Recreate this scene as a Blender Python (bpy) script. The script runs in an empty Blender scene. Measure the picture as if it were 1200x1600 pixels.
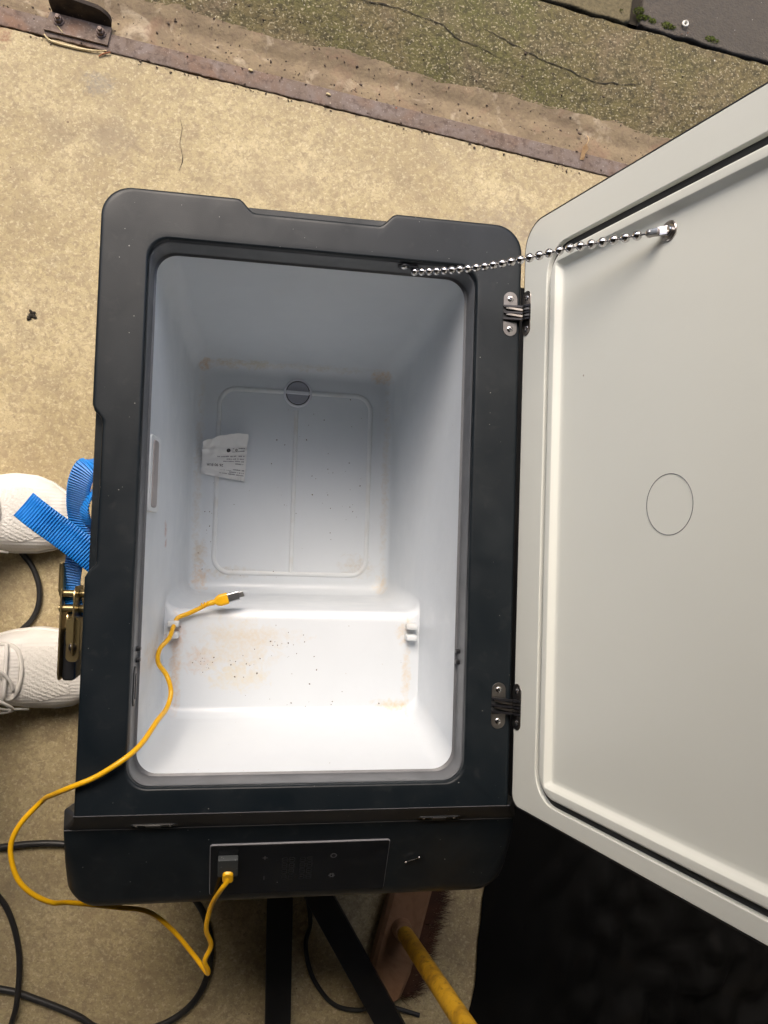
import bpy, bmesh, math, random
from mathutils import Vector, Matrix, noise
random.seed(7)
S = bpy.context.scene
COL = S.collection
R = math.radians
UP = .48                       # rim of the cool box above the floor; shapes below are written with the rim at z = 0
G = -UP                        # floor level in those coordinates

# ------------------------------------------------------------------ camera, light, exposure
cam = bpy.data.cameras.new('camera'); co = bpy.data.objects.new('camera', cam); COL.objects.link(co)
co.location = (-.0586, -.0254, .8032 + UP); co.rotation_euler = (R(1.844), R(-9.561), R(1.817))
cam.sensor_fit = 'HORIZONTAL'; cam.sensor_width = 36; cam.lens = 36.6; cam.clip_start = .02; cam.clip_end = 2000
S.camera = co
W = bpy.data.worlds.new('World'); S.world = W; W.use_nodes = True
wn = W.node_tree; bg = wn.nodes['Background']
sky = wn.nodes.new('ShaderNodeTexSky'); sky.sky_type = 'NISHITA'; sky.sun_disc = False
SUN_EL, SUN_AZ = R(48), R(-14)      # azimuth from +Y towards +X
sky.sun_elevation = SUN_EL; sky.sun_rotation = SUN_AZ; sky.air_density = 1.0; sky.dust_density = 4.0; sky.ozone_density = .6
wn.links.new(sky.outputs[0], bg.inputs[0]); bg.inputs[1].default_value = .15
sun = bpy.data.lights.new('sun', 'SUN'); so = bpy.data.objects.new('sun', sun); COL.objects.link(so)
sun.energy = .36; sun.angle = R(36); sun.color = (1, .93, .82)
so.rotation_euler = Vector((math.sin(SUN_AZ)*math.cos(SUN_EL), math.cos(SUN_AZ)*math.cos(SUN_EL), math.sin(SUN_EL))).to_track_quat('Z', 'Y').to_euler()
so.location = (0, 3, 5)
S.view_settings.view_transform = 'Standard'; S.view_settings.look = 'None'; S.view_settings.gamma = 1
S.view_settings.exposure = 1.5

# ------------------------------------------------------------------ materials
def mat(name, col, rough=.5, metal=0, layers=(), bump=(), specks=(), blobs=(), coat=0, rvar=None, spec=.5, trans=0, wave=None):
    """layers: (scale, detail, colour, lo, hi, amount[, distort]); specks: (scale, size, keep, colour, amount);
    blobs: (centre, radii, colour, amount); bump: (kind, scale, height in m)"""
    m = bpy.data.materials.new(name); m.use_nodes = True; nt = m.node_tree; N = nt.nodes; L = nt.links
    b = N['Principled BSDF']; b.inputs['Roughness'].default_value = rough; b.inputs['Metallic'].default_value = metal
    b.inputs['Coat Weight'].default_value = coat; b.inputs['Coat Roughness'].default_value = .08
    b.inputs['Specular IOR Level'].default_value = spec; b.inputs['Transmission Weight'].default_value = trans
    tc = N.new('ShaderNodeTexCoord').outputs['Object']
    def mp(v, a, c, lo=0, hi=1):
        n = N.new('ShaderNodeMapRange'); n.inputs[1].default_value = a; n.inputs[2].default_value = c
        n.inputs[3].default_value = lo; n.inputs[4].default_value = hi; L.new(v, n.inputs[0]); return n.outputs[0]
    def mth(op, a, c, clamp=False):
        n = N.new('ShaderNodeMath'); n.operation = op; n.use_clamp = clamp
        for i, x in enumerate((a, c)):
            if isinstance(x, (int, float)): n.inputs[i].default_value = x
            else: L.new(x, n.inputs[i])
        return n.outputs[0]
    def noi(sc, det=3, dist=0, off=0):
        n = N.new('ShaderNodeTexNoise'); n.inputs['Scale'].default_value = sc; n.inputs['Detail'].default_value = det
        n.inputs['Distortion'].default_value = dist
        if off:
            a = N.new('ShaderNodeVectorMath'); a.operation = 'ADD'; a.inputs[1].default_value = (off, off*.7, off*.3); L.new(tc, a.inputs[0]); L.new(a.outputs[0], n.inputs['Vector'])
        else: L.new(tc, n.inputs['Vector'])
        return n.outputs[0]
    cur = None
    def mix(fac, c2):
        nonlocal cur
        n = N.new('ShaderNodeMix'); n.data_type = 'RGBA'; L.new(fac, n.inputs[0])
        if cur is None: n.inputs[6].default_value = (*col, 1)
        else: L.new(cur, n.inputs[6])
        n.inputs[7].default_value = (*c2, 1); cur = n.outputs[2]
    for i, l in enumerate(layers):
        mix(mp(noi(l[0], l[1], l[6] if len(l) > 6 else 0, 3.1*i + .5), l[3], l[4], 0, l[5]), l[2])
    for c, r, c2, am in blobs:
        a = N.new('ShaderNodeVectorMath'); a.operation = 'SUBTRACT'; a.inputs[1].default_value = c; L.new(tc, a.inputs[0])
        d = N.new('ShaderNodeVectorMath'); d.operation = 'DIVIDE'; d.inputs[1].default_value = r; L.new(a.outputs[0], d.inputs[0])
        ln = N.new('ShaderNodeVectorMath'); ln.operation = 'LENGTH'; L.new(d.outputs[0], ln.inputs[0])
        dd = mth('ADD', ln.outputs['Value'], mth('MULTIPLY', mth('SUBTRACT', noi(90, 4, 1, c[0]*9 + 1), .5), 2.2))
        mix(mth('MULTIPLY', mp(dd, 1.05, .35, 0, am), mp(noi(260, 3, 0, c[1]*7 + 2), .35, .65, .35, 1)), c2)
    for sc, size, keep, c2, am in specks:
        v = N.new('ShaderNodeTexVoronoi'); v.inputs['Scale'].default_value = sc; L.new(tc, v.inputs['Vector'])
        sp = N.new('ShaderNodeSeparateColor'); L.new(v.outputs['Color'], sp.inputs[0])
        thr = mth('MULTIPLY', sp.outputs[1], size)
        f = mth('MULTIPLY', mth('LESS_THAN', v.outputs['Distance'], thr), mth('LESS_THAN', sp.outputs[0], keep))
        mix(mth('MULTIPLY', f, am), c2)
    if cur is None: b.inputs['Base Color'].default_value = (*col, 1)
    else: L.new(cur, b.inputs['Base Color'])
    if rvar: L.new(mp(noi(rvar[0], 5, .5, 5), .3, .7, rvar[1], rvar[2]), b.inputs['Roughness'])
    prev = None
    for kind, sc, h in bump:
        if kind == 'n': v = noi(sc, 5, 0, 9)
        elif kind == 'v':
            n = N.new('ShaderNodeTexVoronoi'); n.inputs['Scale'].default_value = sc; L.new(tc, n.inputs['Vector']); v = n.outputs['Distance']
        else:
            n = N.new('ShaderNodeTexWave'); n.bands_direction = kind; n.inputs['Scale'].default_value = sc; n.inputs['Distortion'].default_value = .6; L.new(tc, n.inputs['Vector']); v = n.outputs[1]
        bp = N.new('ShaderNodeBump'); bp.inputs['Distance'].default_value = h; bp.inputs['Strength'].default_value = 1; L.new(v, bp.inputs['Height'])
        if prev: L.new(prev, bp.inputs['Normal'])
        prev = bp.outputs[0]
    if prev: L.new(prev, b.inputs['Normal'])
    return m

RUST = (.42, .2, .07)
DUST = (.45, .45, .42)
M = {}
M['rim'] = mat('black_moulded_plastic', (.0048, .0085, .0120), .40, layers=[(14, 5, (.011, .015, .018), .45, .75, .4, 1), (60, 5, (.033, .036, .038), .58, .82, .4, .6), (7, 5, (.022, .027, .031), .52, .76, .5, 1)],
               specks=[(240, .14, .08, DUST, .4), (110, .10, .06, DUST, .45)], rvar=(22, .36, .54), spec=.34, bump=[('n', 900, .00008)])
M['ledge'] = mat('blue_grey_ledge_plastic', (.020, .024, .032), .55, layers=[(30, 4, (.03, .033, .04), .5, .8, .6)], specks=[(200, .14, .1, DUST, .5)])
M['edgeglint'] = mat('painted_edge_highlight', (.10, .10, .11), .35)  # pale colour standing in for the specular line on the bevels
M['collar'] = mat('grey_rim_collar_plastic', (.13, .135, .145), .42, layers=[(30, 4, (.05, .055, .06), .5, .8, .4)], rvar=(30, .35, .5))
M['shell'] = mat('dark_body_plastic', (.012, .014, .018), .5, layers=[(20, 4, (.03, .032, .035), .5, .8, .6)], specks=[(90, .15, .12, DUST, .5)], rvar=(20, .4, .6))
OB = (.6, .46, .28)
M['liner'] = mat('white_liner_plastic', (.63, .67, .71), .36, layers=[(9, 4, (.59, .63, .67), .45, .8, .5, 1)],
    specks=[(60, .045, .08, (.2, .15, .11), .7), (170, .10, .08, (.35, .28, .2), .6), (33, .03, .2, (.14, .12, .10), .6)],
    blobs=[((-.139, .232, -.385), (.012, .01, .02), (.5, .3, .12), .75), ((-.105, .235, -.385), (.03, .007, .02), (.5, .4, .25), .6),
           ((-.062, .236, -.385), (.02, .009, .02), (.5, .42, .25), .5), ((.132, .23, -.385), (.02, .012, .02), (.55, .36, .16), .6),
           ((0, .236, -.388), (.14, .006, .02), (.5, .45, .35), .5),
           ((-.134, -.05, -.388), (.012, .02, .02), (.52, .4, .25), .6), ((-.133, -.09, -.388), (.014, .025, .02), (.6, .4, .22), .6),
           ((-.142, .06, -.388), (.007, .15, .02), (.5, .42, .32), .38), ((.141, .05, -.388), (.006, .16, .02), (.5, .42, .32), .38),
           ((.14, -.1, -.388), (.012, .02, .02), OB, .5), ((-.09, -.079, -.388), (.04, .01, .02), (.5, .42, .3), .4), ((.1, -.065, -.388), (.03, .02, .02), (.5, .42, .3), .4),
           ((-.118, -.178, -.19), (.02, .018, .02), (.58, .42, .3), .5), ((-.07, -.166, -.19), (.05, .045, .02), (.62, .52, .36), .42),
           ((-.05, -.15, -.19), (.07, .012, .02), (.6, .5, .36), .4), ((-.146, -.19, -.19), (.008, .06, .02), (.62, .42, .25), .6),
           ((-.07, -.2, -.19), (.04, .02, .02), (.66, .58, .4), .4), ((.125, -.235, -.19), (.025, .009, .02), OB, .7), ((.143, -.2, -.19), (.006, .05, .02), (.62, .48, .3), .5),
           ((-.148, -.148, -.19), (.014, .02, .03), (.5, .3, .2), .6), ((.14, -.14, -.19), (.012, .018, .03), OB, .5),
           ((-.158, -.155, -.1), (.02, .014, .06), (.6, .48, .33), .5), ((-.16, -.02, -.17), (.02, .012, .012), (.4, .16, .1), .7), ((-.16, -.036, -.175), (.02, .007, .008), (.35, .12, .08), .8)],
    rvar=(25, .28, .5), bump=[('n', 12, .0015)])
M['ridge'] = mat('white_floor_ridge_plastic', (.66, .69, .71), .35, layers=[(25, 4, (.5, .44, .36), .5, .8, .5)])
M['lid'] = mat('off_white_lid_plastic', (.72, .74, .69), .33, layers=[(5, 4, (.69, .71, .66), .4, .8, .6, 1)], specks=[(28, .045, .3, (.25, .2, .15), .8)],
    blobs=[((.272, -.287, .215), (.004, .005, .006), (.5, .2, .12), .8)], rvar=(12, .28, .34), bump=[('n', 10, .0008)])
M['seal'] = mat('black_rubber_seal', (.018, .02, .022), .6)
M['steel'] = mat('brushed_steel', (.30, .28, .26), .33, 1, layers=[(80, 3, (.16, .14, .13), .4, .7, .6)])
M['chrome'] = mat('polished_steel', (.66, .64, .63), .16, 1, layers=[(130, 3, (.45, .42, .40), .5, .75, .6)])
M['dullchrome'] = mat('dull_steel', (.50, .47, .45), .28, 1, layers=[(160, 3, (.3, .26, .24), .45, .7, .6)])
M['darksteel'] = mat('blackened_steel', (.03, .03, .035), .35, .6)
M['glossblack'] = mat('gloss_black_panel', (.004, .005, .007), .22, specks=[(160, .12, .10, DUST, .45)], layers=[(35, 4, (.012, .014, .017), .5, .75, .8)])
M['edge'] = mat('pale_panel_edge', (.2, .2, .22), .3)
M['print'] = mat('grey_panel_print', (.06, .062, .07), .5)
M['segments'] = mat('dim_display_segments', (.008, .009, .011), .4)
M['cap'] = mat('grey_rubber_cap', (.035, .04, .042), .6, specks=[(500, .3, .2, DUST, .25)])
M['yellow'] = mat('yellow_cable_sheath', (.80, .43, .006), .38, layers=[(40, 3, (.6, .3, .004), .5, .8, .5)], specks=[(200, .12, .06, (.2, .1, .03), .5)], bump=[('n', 90, .0006)])
M['plugmetal'] = mat('plug_metal', (.5, .52, .55), .3, 1)
M['gold'] = mat('plug_contacts', (.25, .24, .22), .4, .8)
M['paper'] = mat('receipt_paper', (.74, .74, .73), .75, bump=[('n', 150, .0006)])
M['ink'] = mat('receipt_ink', (.02, .02, .025), .8)
M['inkpale'] = mat('receipt_pale_ink', (.11, .11, .13), .8)
M['plug'] = mat('grey_drain_plug', (.32, .33, .38), .4); M['plugbar'] = mat('pale_plug_bar', (.66, .68, .74), .4)
M['lens'] = mat('frosted_light_lens', (.30, .27, .265), .3, layers=[(60, 3, (.38, .34, .33), .4, .7, .6)])
M['concrete'] = mat('pale_yellowed_concrete', (.47, .385, .215), .9,
    layers=[(2.2, 5, (.36, .285, .16), .42, .66, .85, 1), (7, 5, (.62, .52, .31), .5, .70, .7, .6), (11, 5, (.31, .25, .16), .52, .68, .65, 1.2), (32, 4, (.33, .26, .16), .55, .7, .6, .8), (130, 4, (.26, .20, .125), .47, .66, .6, .8), (60, 4, (.36, .28, .17), .5, .66, .5, .8), (230, 3, (.70, .61, .39), .54, .68, .5, .5), (420, 2, (.26, .2, .12), .56, .7, .55), (1.1, 3, (.34, .26, .15), .52, .75, .5, 1)],
    specks=[(55, .07, .16, (.1, .06, .04), .8), (24, .05, .25, (.12, .07, .05), .7)],
    blobs=[((-.328, .69, G), (.03, .022, .05), (.20, .19, .18), .6), ((-.30, .60, G), (.05, .03, .05), (.30, .24, .16), .6), ((.36, .50, G), (.12, .07, .05), (.30, .25, .19), .6), ((-.46, -.1, G), (.1, .1, .05), (.28, .22, .13), .5), ((-.36, -.56, G), (.07, .05, .05), (.26, .21, .13), .5), ((-.05, .56, G), (.09, .04, .05), (.34, .27, .17), .5), ((-.411, .309, G), (.008, .007, .05), (.03, .025, .02), .9), ((-.475, .755, G), (.015, .03, .05), (.25, .1, .06), .7)],
    bump=[('n', 300, .0007), ('n', 55, .001)])
M['moss_concrete'] = mat('mossy_weathered_concrete', (.15, .118, .052), .92,
    layers=[(5, 5, (.10, .10, .025), .42, .62, .75, 1), (9, 4, (.18, .13, .085), .5, .7, .6, 1), (120, 4, (.05, .042, .02), .44, .66, .8, .5), (260, 3, (.42, .36, .22), .57, .68, .8)],
    specks=[(150, .24, .18, (.40, .35, .24), .75), (300, .3, .10, (.55, .5, .38), .8), (60, .12, .06, (.75, .72, .62), .9)], bump=[('n', 260, .002), ('n', 60, .003)])
M['worn_concrete'] = mat('worn_brown_concrete', (.27, .205, .12), .9,
    layers=[(12, 5, (.19, .14, .085), .4, .62, .9, 1.2), (22, 5, (.52, .43, .30), .57, .72, .6, 1.5), (160, 4, (.17, .12, .08), .48, .7, .6), (18, 4, (.30, .17, .11), .56, .7, .35, 1)],
    specks=[(170, .2, .12, (.5, .44, .3), .7)], bump=[('n', 200, .001), ('n', 40, .003)])
M['stone'] = mat('grey_paving_stone', (.085, .072, .055), .9, layers=[(6, 4, (.11, .088, .066), .45, .7, .8), (150, 4, (.07, .06, .05), .45, .65, .7)],
    specks=[(170, .2, .12, (.4, .36, .3), .8), (70, .08, .08, (.7, .68, .62), .8)], bump=[('n', 260, .002), ('n', 40, .003)])
M['tanstone'] = mat('yellowish_paving_stone', (.15, .12, .06), .9, layers=[(10, 4, (.19, .15, .05), .45, .7, .8), (150, 4, (.1, .08, .04), .45, .65, .7)], bump=[('n', 200, .002)])
M['rusty'] = mat('rusted_steel_edging', (.17, .125, .095), .75, .2, layers=[(9, 5, (.24, .125, .07), .5, .72, .6, 1), (25, 5, (.215, .175, .155), .45, .7, .7, 1), (110, 4, (.08, .05, .035), .5, .7, .7), (300, 3, (.4, .34, .28), .6, .7, .5)],
    specks=[(90, .16, .07, (.6, .5, .36), .8), (45, .12, .1, (.3, .1, .04), .8)], bump=[('n', 120, .0008), ('n', 25, .001)])
M['rustdark'] = mat('dark_rusted_plate', (.035, .025, .018), .8, .2, layers=[(50, 5, (.08, .055, .035), .45, .7, .8)], specks=[(200, .25, .15, (.2, .13, .08), .6)], bump=[('n', 200, .001)])
M['bolt'] = mat('weathered_bolt_steel', (.17, .125, .105), .6, .4, layers=[(150, 4, (.08, .05, .04), .5, .7, .6)], bump=[('n', 300, .0004)])
M['straw'] = mat('dry_straw', (.62, .5, .27), .7, layers=[(100, 3, (.4, .28, .12), .5, .7, .5)])
M['twig'] = mat('red_brown_twig', (.32, .12, .05), .8)
M['leaf'] = mat('dry_tan_leaf', (.55, .38, .2), .8, layers=[(120, 3, (.3, .16, .08), .5, .7, .6)])
M['moss'] = mat('green_moss', (.10, .135, .012), .9, layers=[(60, 3, (.15, .17, .03), .45, .7, .7)])
M['shellwhite'] = mat('white_snail_shell', (.75, .72, .62), .5)
M['crack'] = mat('dark_crack_soil', (.03, .024, .015), .95)
M['crumb'] = mat('brown_crumbs', (.10, .07, .05), .8)
M['blue'] = mat('blue_polyester_webbing', (.010, .21, .66), .42, layers=[(70, 4, (.03, .27, .72), .45, .75, .7)], spec=.6)
M['brass'] = mat('yellow_zinc_steel', (.42, .34, .17), .32, .9, layers=[(60, 4, (.28, .2, .12), .45, .7, .7)])
M['blackplastic'] = mat('black_plastic', (.012, .013, .016), .4)
M['knit'] = mat('white_knit_fabric', (.84, .82, .78), .85, layers=[(18, 4, (.74, .70, .64), .5, .8, .6)], bump=[('n', 400, .0004), ('Y', 60, .0003)])
M['knitdots'] = mat('perforated_knit_patch', (.80, .78, .73), .85, bump=[('v', 330, .0007), ('DIAGONAL', 75, .00035)], specks=[(330, .30, .7, (.55, .52, .46), .5)])
M['sole'] = mat('white_foam_sole', (.78, .76, .71), .6, bump=[('Z', 90, .0008)], layers=[(25, 3, (.6, .56, .48), .5, .8, .5)])
M['lace'] = mat('white_lace', (.8, .78, .74), .8, bump=[('n', 700, .0006)])
M['denim'] = mat('dark_trouser_cloth', (.03, .035, .05), .9, bump=[('n', 300, .001)])
M['cord'] = mat('black_cord_rubber', (.02, .02, .021), .45, layers=[(40, 3, (.04, .038, .035), .5, .8, .6)])
M['standpaint'] = mat('black_painted_steel', (.006, .006, .007), .5, layers=[(30, 4, (.015, .013, .012), .5, .8, .6)])
M['broomwood'] = mat('worn_brown_wood', (.30, .165, .09), .6, layers=[(20, 5, (.21, .11, .055), .45, .7, .7, 3)], bump=[('n', 90, .0008)])
M['bristle'] = mat('brown_coir_bristles', (.09, .035, .015), .8, layers=[(30, 2, (.05, .02, .01), .4, .6, .8)])
M['broomyellow'] = mat('worn_yellow_varnish', (.60, .33, .02), .45, layers=[(35, 5, (.30, .15, .015),   .45, .68, .85, .6), (140, 4, (.12, .06, .01), .56, .7, .6)], bump=[('n', 120, .0006)])
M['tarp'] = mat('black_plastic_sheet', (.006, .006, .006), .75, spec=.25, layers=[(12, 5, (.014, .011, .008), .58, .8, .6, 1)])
M['wall'] = mat('dark_garage_plaster', (.08, .075, .07), .9, layers=[(3, 4, (.06, .055, .05), .4, .7, .7)], bump=[('n', 20, .004)])
M['bouncewall'] = mat('white_bounce_plaster', (.74, .74, .72), .9, bump=[('n', 20, .004)])  # white chosen so the unseen back wall bounces light into the liner
M['doorpaint'] = mat('white_door_paint', (.72, .72, .71), .6, bump=[('n', 20, .002)])
M['street'] = mat('street_concrete', (.33, .31, .28), .9, layers=[(4, 5, (.26, .24, .21), .4, .7, .7)], bump=[('n', 80, .003)])

# ------------------------------------------------------------------ building helpers
def mk(name, bm, m, parent=None, base=None, sharp=38, smooth=True):
    """bm is written in rim coordinates; base = where the object's origin goes (rim coordinates)"""
    if smooth:
        bm.normal_update()
        for f in bm.faces: f.smooth = True
        for e in bm.edges:
            if len(e.link_faces) == 2 and e.calc_face_angle(0) > R(sharp): e.smooth = False
    me = bpy.data.meshes.new(name)
    base = Vector(base) if base is not None else Vector((0, 0, 0))
    if base.length: bmesh.ops.translate(bm, verts=bm.verts, vec=-base)
    bm.to_mesh(me); bm.free()
    if isinstance(m, (list, tuple)):
        for x in m: me.materials.append(M[x])
    else: me.materials.append(M[m])
    o = bpy.data.objects.new(name, me)
    if smooth and sharp <= 60:
        wm = o.modifiers.new('weighted_normals', 'WEIGHTED_NORMAL'); wm.weight = 90; wm.keep_sharp = True
    return link(o, parent, base)
def link(o, parent, base):
    COL.objects.link(o); w = Vector(base) + Vector((0, 0, UP)); o['w'] = list(w)
    if parent is not None:
        o.parent = parent; o.location = w - Vector(parent['w'])
    else: o.location = w
    return o
def thing(name, label, cat, base, group=None):
    o = bpy.data.objects.new(name, None); o.empty_display_size = .05; link(o, None, base)
    return tag(o, label, cat, group)
def tag(o, label, cat, group=None):
    o['label'] = label; o['category'] = cat
    if group: o['group'] = group
    return o
def struct(name, bm, m, parent=None, **k):
    o = mk(name, bm, m, parent, **k)
    if parent is None: o['kind'] = 'structure'
    return o
def rloop(x0, x1, y0, y1, r, ns=40, nc=9):
    """rounded rectangle, counter-clockwise from the bottom side"""
    rs = r if isinstance(r, tuple) else (r,)*4
    ra, rb, rc_, rd = [min(q, (x1-x0)/2 - 1e-5, (y1-y0)/2 - 1e-5) for q in rs]; P = []
    for r, (ax, ay, bx, by), (cx, cy, a0) in zip((ra, rb, rc_, rd),
        [(x0+rd, y0, x1-ra, y0), (x1, y0+ra, x1, y1-rb), (x1-rb, y1, x0+rc_, y1), (x0, y1-rc_, x0, y0+rd)],
        [(x1-ra, y0+ra, -90), (x1-rb, y1-rb, 0), (x0+rc_, y1-rc_, 90), (x0+rd, y0+rd, 180)]):
        for i in range(ns): t = i/ns; P.append((ax+(bx-ax)*t, ay+(by-ay)*t))
        for i in range(nc): a = R(a0 + 90*i/nc); P.append((cx+r*math.cos(a), cy+r*math.sin(a)))
    return P
def loft(bm, loops, cap0=False, cap1=False, closed=True):
    rows = [[bm.verts.new(p) for p in l] for l in loops]; n = len(rows[0])
    for a, b in zip(rows, rows[1:]):
        for i in range(n if closed else n-1):
            j = (i+1) % n
            try: bm.faces.new((a[i], a[j], b[j], b[i]))
            except ValueError: pass
    if cap0: bm.faces.new(rows[0][::-1])
    if cap1: bm.faces.new(rows[-1])
    return rows
def smoothpts(P, n=8, closed=False):
    P = [Vector(p) for p in P]; out = []; k = len(P)
    rng = range(k if closed else k-1)
    for i in rng:
        if closed: a, b, c, d = P[(i-1) % k], P[i], P[(i+1) % k], P[(i+2) % k]
        else: a, b, c, d = P[max(i-1, 0)], P[i], P[i+1], P[min(i+2, k-1)]
        for j in range(n):
            t = j/n
            out.append(.5*((2*b) + (c-a)*t + (2*a-5*b+4*c-d)*t*t + (3*b-a-3*c+d)*t**3))
    if not closed: out.append(P[-1])
    return out
def tube(bm, P, r, seg=10, closed=False, cap=True, flat=None):
    """sweep a circle (radius r or r(t)) along P; flat=(normal, factor) squashes it"""
    P = [Vector(p) for p in P]; n = len(P); up = Vector((.13, .21, .97)); rows = []
    for i, p in enumerate(P):
        d = (P[(i+1) % n if closed else min(i+1, n-1)] - P[i-1 if closed or i > 0 else 0])
        if d.length < 1e-9: d = Vector((0, 0, 1))
        d.normalize(); s = d.cross(up)
        if s.length < 1e-4: s = d.cross(Vector((1, 0, 0)))
        s.normalize(); up = s.cross(d).normalized()
        rr = r(i/(n-1)) if callable(r) else r; ring = []
        for k in range(seg):
            a = 2*math.pi*k/seg; v = s*math.cos(a)*rr + up*math.sin(a)*rr
            if flat: fn = Vector(flat[0]); v -= fn*(v.dot(fn))*(1-flat[1])
            ring.append(p+v)
        rows.append(ring)
    if closed: rows.append(rows[0]); loft(bm, rows); bmesh.ops.remove_doubles(bm, verts=bm.verts, dist=1e-7)
    else: loft(bm, rows, cap, cap)
def box(bm, x0, x1, y0, y1, z0, z1, bev=0, mx=None, seg=2):
    r = bmesh.ops.create_cube(bm, size=1); vs = r['verts']
    for v in vs: v.co = Vector((x0+(v.co.x+.5)*(x1-x0), y0+(v.co.y+.5)*(y1-y0), z0+(v.co.z+.5)*(z1-z0)))
    if bev:
        es = list({e for v in vs for e in v.link_edges})
        rr = bmesh.ops.bevel(bm, geom=es, offset=bev, segments=seg, affect='EDGES', profile=.5)
        vs = list({v for f in rr['faces'] for v in f.verts} | {v for v in vs if v.is_valid})
    if mx is not None: bmesh.ops.transform(bm, matrix=mx, verts=vs)
def plate(bm, loop, z0, z1, mx, bev=.0005):
    """flat prism of a plan outline in local coordinates, top edge softened"""
    c = Vector((sum(p[0] for p in loop)/len(loop), sum(p[1] for p in loop)/len(loop), 0))
    def sc(d): 
        out = []
        for p in loop:
            v = Vector((p[0], p[1], 0)) - c; v = v * (1 - d/max(v.length, 1e-6)); out.append(v + c)
        return out
    L_ = [[Vector((p[0], p[1], z0)) for p in loop], [Vector((p[0], p[1], z1-bev)) for p in loop], [Vector((p.x, p.y, z1)) for p in sc(bev)]]
    loft(bm, [[mx @ p for p in l] for l in L_], True, True)
def frame(o, x, y):
    x = Vector(x).normalized(); z = x.cross(Vector(y)).normalized(); y = z.cross(x)
    m = Matrix((x, y, z)).transposed().to_4x4(); m.translation = Vector(o); return m
def lathe(bm, prof, mx, seg=28):
    rows = [[mx @ Vector((r*math.cos(2*math.pi*k/seg), r*math.sin(2*math.pi*k/seg), z)) for k in range(seg)] for r, z in prof]
    loft(bm, rows, True, True)
def B(): return bmesh.new()
def sstep(a, b, x): t = min(max((x-a)/(b-a), 0), 1); return t*t*(3-2*t)

# ------------------------------------------------------------------ the setting
# the steel edging runs along DR; v is measured outwards from its outer edge
P0 = Vector((0, .7335)); DR = Vector((1, -.127)).normalized(); DV = Vector((-DR.y, DR.x))
def sv(s, v, z=0): p = P0 + DR*s + DV*v; return Vector((p.x, p.y, z))
def N2(x, y, s=1, z=0): return noise.noise(Vector((x*s, y*s, z)))
# inner floor slab, its edge chipped along the steel
bm = B(); ss = [i*.004 - 1.2 for i in range(int(2.6/.004))]; ss = [-6.0, -3] + ss + [3.5, 6.0]
def edge(s): return -.0315 + .0022*N2(s, 0, 30) + .0016*N2(s, 0, 110) + .003*N2(s, 3, 9)
top = [bm.verts.new(sv(s, edge(s), G)) for s in ss]; low = [bm.verts.new(sv(s, edge(s), G-.012)) for s in ss]; far = [bm.verts.new(sv(s, -6, G)) for s in ss]
for i in range(len(ss)-1):
    bm.faces.new((far[i], far[i+1], top[i+1], top[i])); bm.faces.new((top[i], top[i+1], low[i+1], low[i]))
struct('garage_floor', bm, 'concrete')
# ground outside, to the horizon
bm = B(); vs = [bm.verts.new(sv(a, b, G-.06)) for a, b in ((-900, -900), (900, -900), (900, 900), (-900, 900))]; bm.faces.new(vs)
struct('ground', bm, 'street')
# concrete apron beyond the edging: worn strip, then mossy slope
def apron_z(s, v):
    z = G - .001 + .018*sstep(.02, .16, v) + .003*N2(s, v, 12) + .0015*N2(s, v, 45)
    z -= .004*math.exp(-((v-.035+.008*N2(s, 1, 8))/.012)**2)
    return z
def split(s): return .064 + .012*N2(s, 5, 7) + .005*N2(s, 9, 30)
def apron(name, lo, hi, m, nv):
    bm = B(); rows = []
    for i in range(340):
        s = -1.5 + i*.01
        a, b = lo(s), hi(s)
        rows.append([(lambda v: sv(s, v, apron_z(s, v)))(a + (b-a)*j/nv) for j in range(nv+1)])
    loft(bm, rows, closed=False); return struct(name, bm, m, sharp=60)
def pave_edge(s): return .2365 + .045*sstep(-.1, .9, s) * 0 + .004*N2(s, 2, 14) + .002*N2(s, 7, 50)
apron('worn_concrete_apron', lambda s: -.002, lambda s: split(s)+.003, 'worn_concrete', 10)
ap = apron('mossy_concrete_apron', lambda s: split(s), pave_edge, 'moss_concrete', 22)
def ribbon_crack(P, w, parent, z, name='crack', seed=0):
    bm = B(); P = [Vector((p[0], p[1], 0)) for p in P]; pts = []
    for a, b in zip(P, P[1:]):
        n = max(2, int((b-a).length/.004))
        for i in range(n): pts.append(a.lerp(b, i/n))
    rows = []
    for i, p in enumerate(pts):
        d = (pts[min(i+1, len(pts)-1)] - pts[max(i-1, 0)]).normalized(); nn = Vector((-d.y, d.x, 0))
        q = p + nn*(.0025*N2(p.x, p.y, 70, seed))
        ww = w*(.35 + .65*abs(N2(p.x, p.y, 60, seed+4))*2) * min(1, min(i, len(pts)-1-i)/6 + .1)
        zz = z(q.x, q.y)
        rows.append([q - nn*ww*.5 + Vector((0, 0, zz)), q + nn*ww*.5 + Vector((0, 0, zz))])
    loft(bm, rows, closed=False); return mk(name, bm, 'crack', parent)
def az(x, y):
    d = Vector((x, y)) - P0; return apron_z(d.dot(DR), d.dot(DV)) + .0012
ribbon_crack([(.0, .895), (.041, .882), (.129, .875), (.185, .865), (.23, .856), (.25, .838), (.3, .824), (.334, .812)], .0025, ap, az)
ribbon_crack([(.3, .86), (.334, .846), (.38, .828), (.417, .817), (.452, .811), (.501, .794), (.55, .795), (.6, .80)], .0022, ap, az, seed=6)
ribbon_crack([(-.199, .655), (-.196, .634), (-.198, .607), (-.192, .587), (-.197, .565), (-.194, .55)], .0012, None, lambda x, y: G+.0008, seed=3)['kind'] = 'structure'
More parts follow.
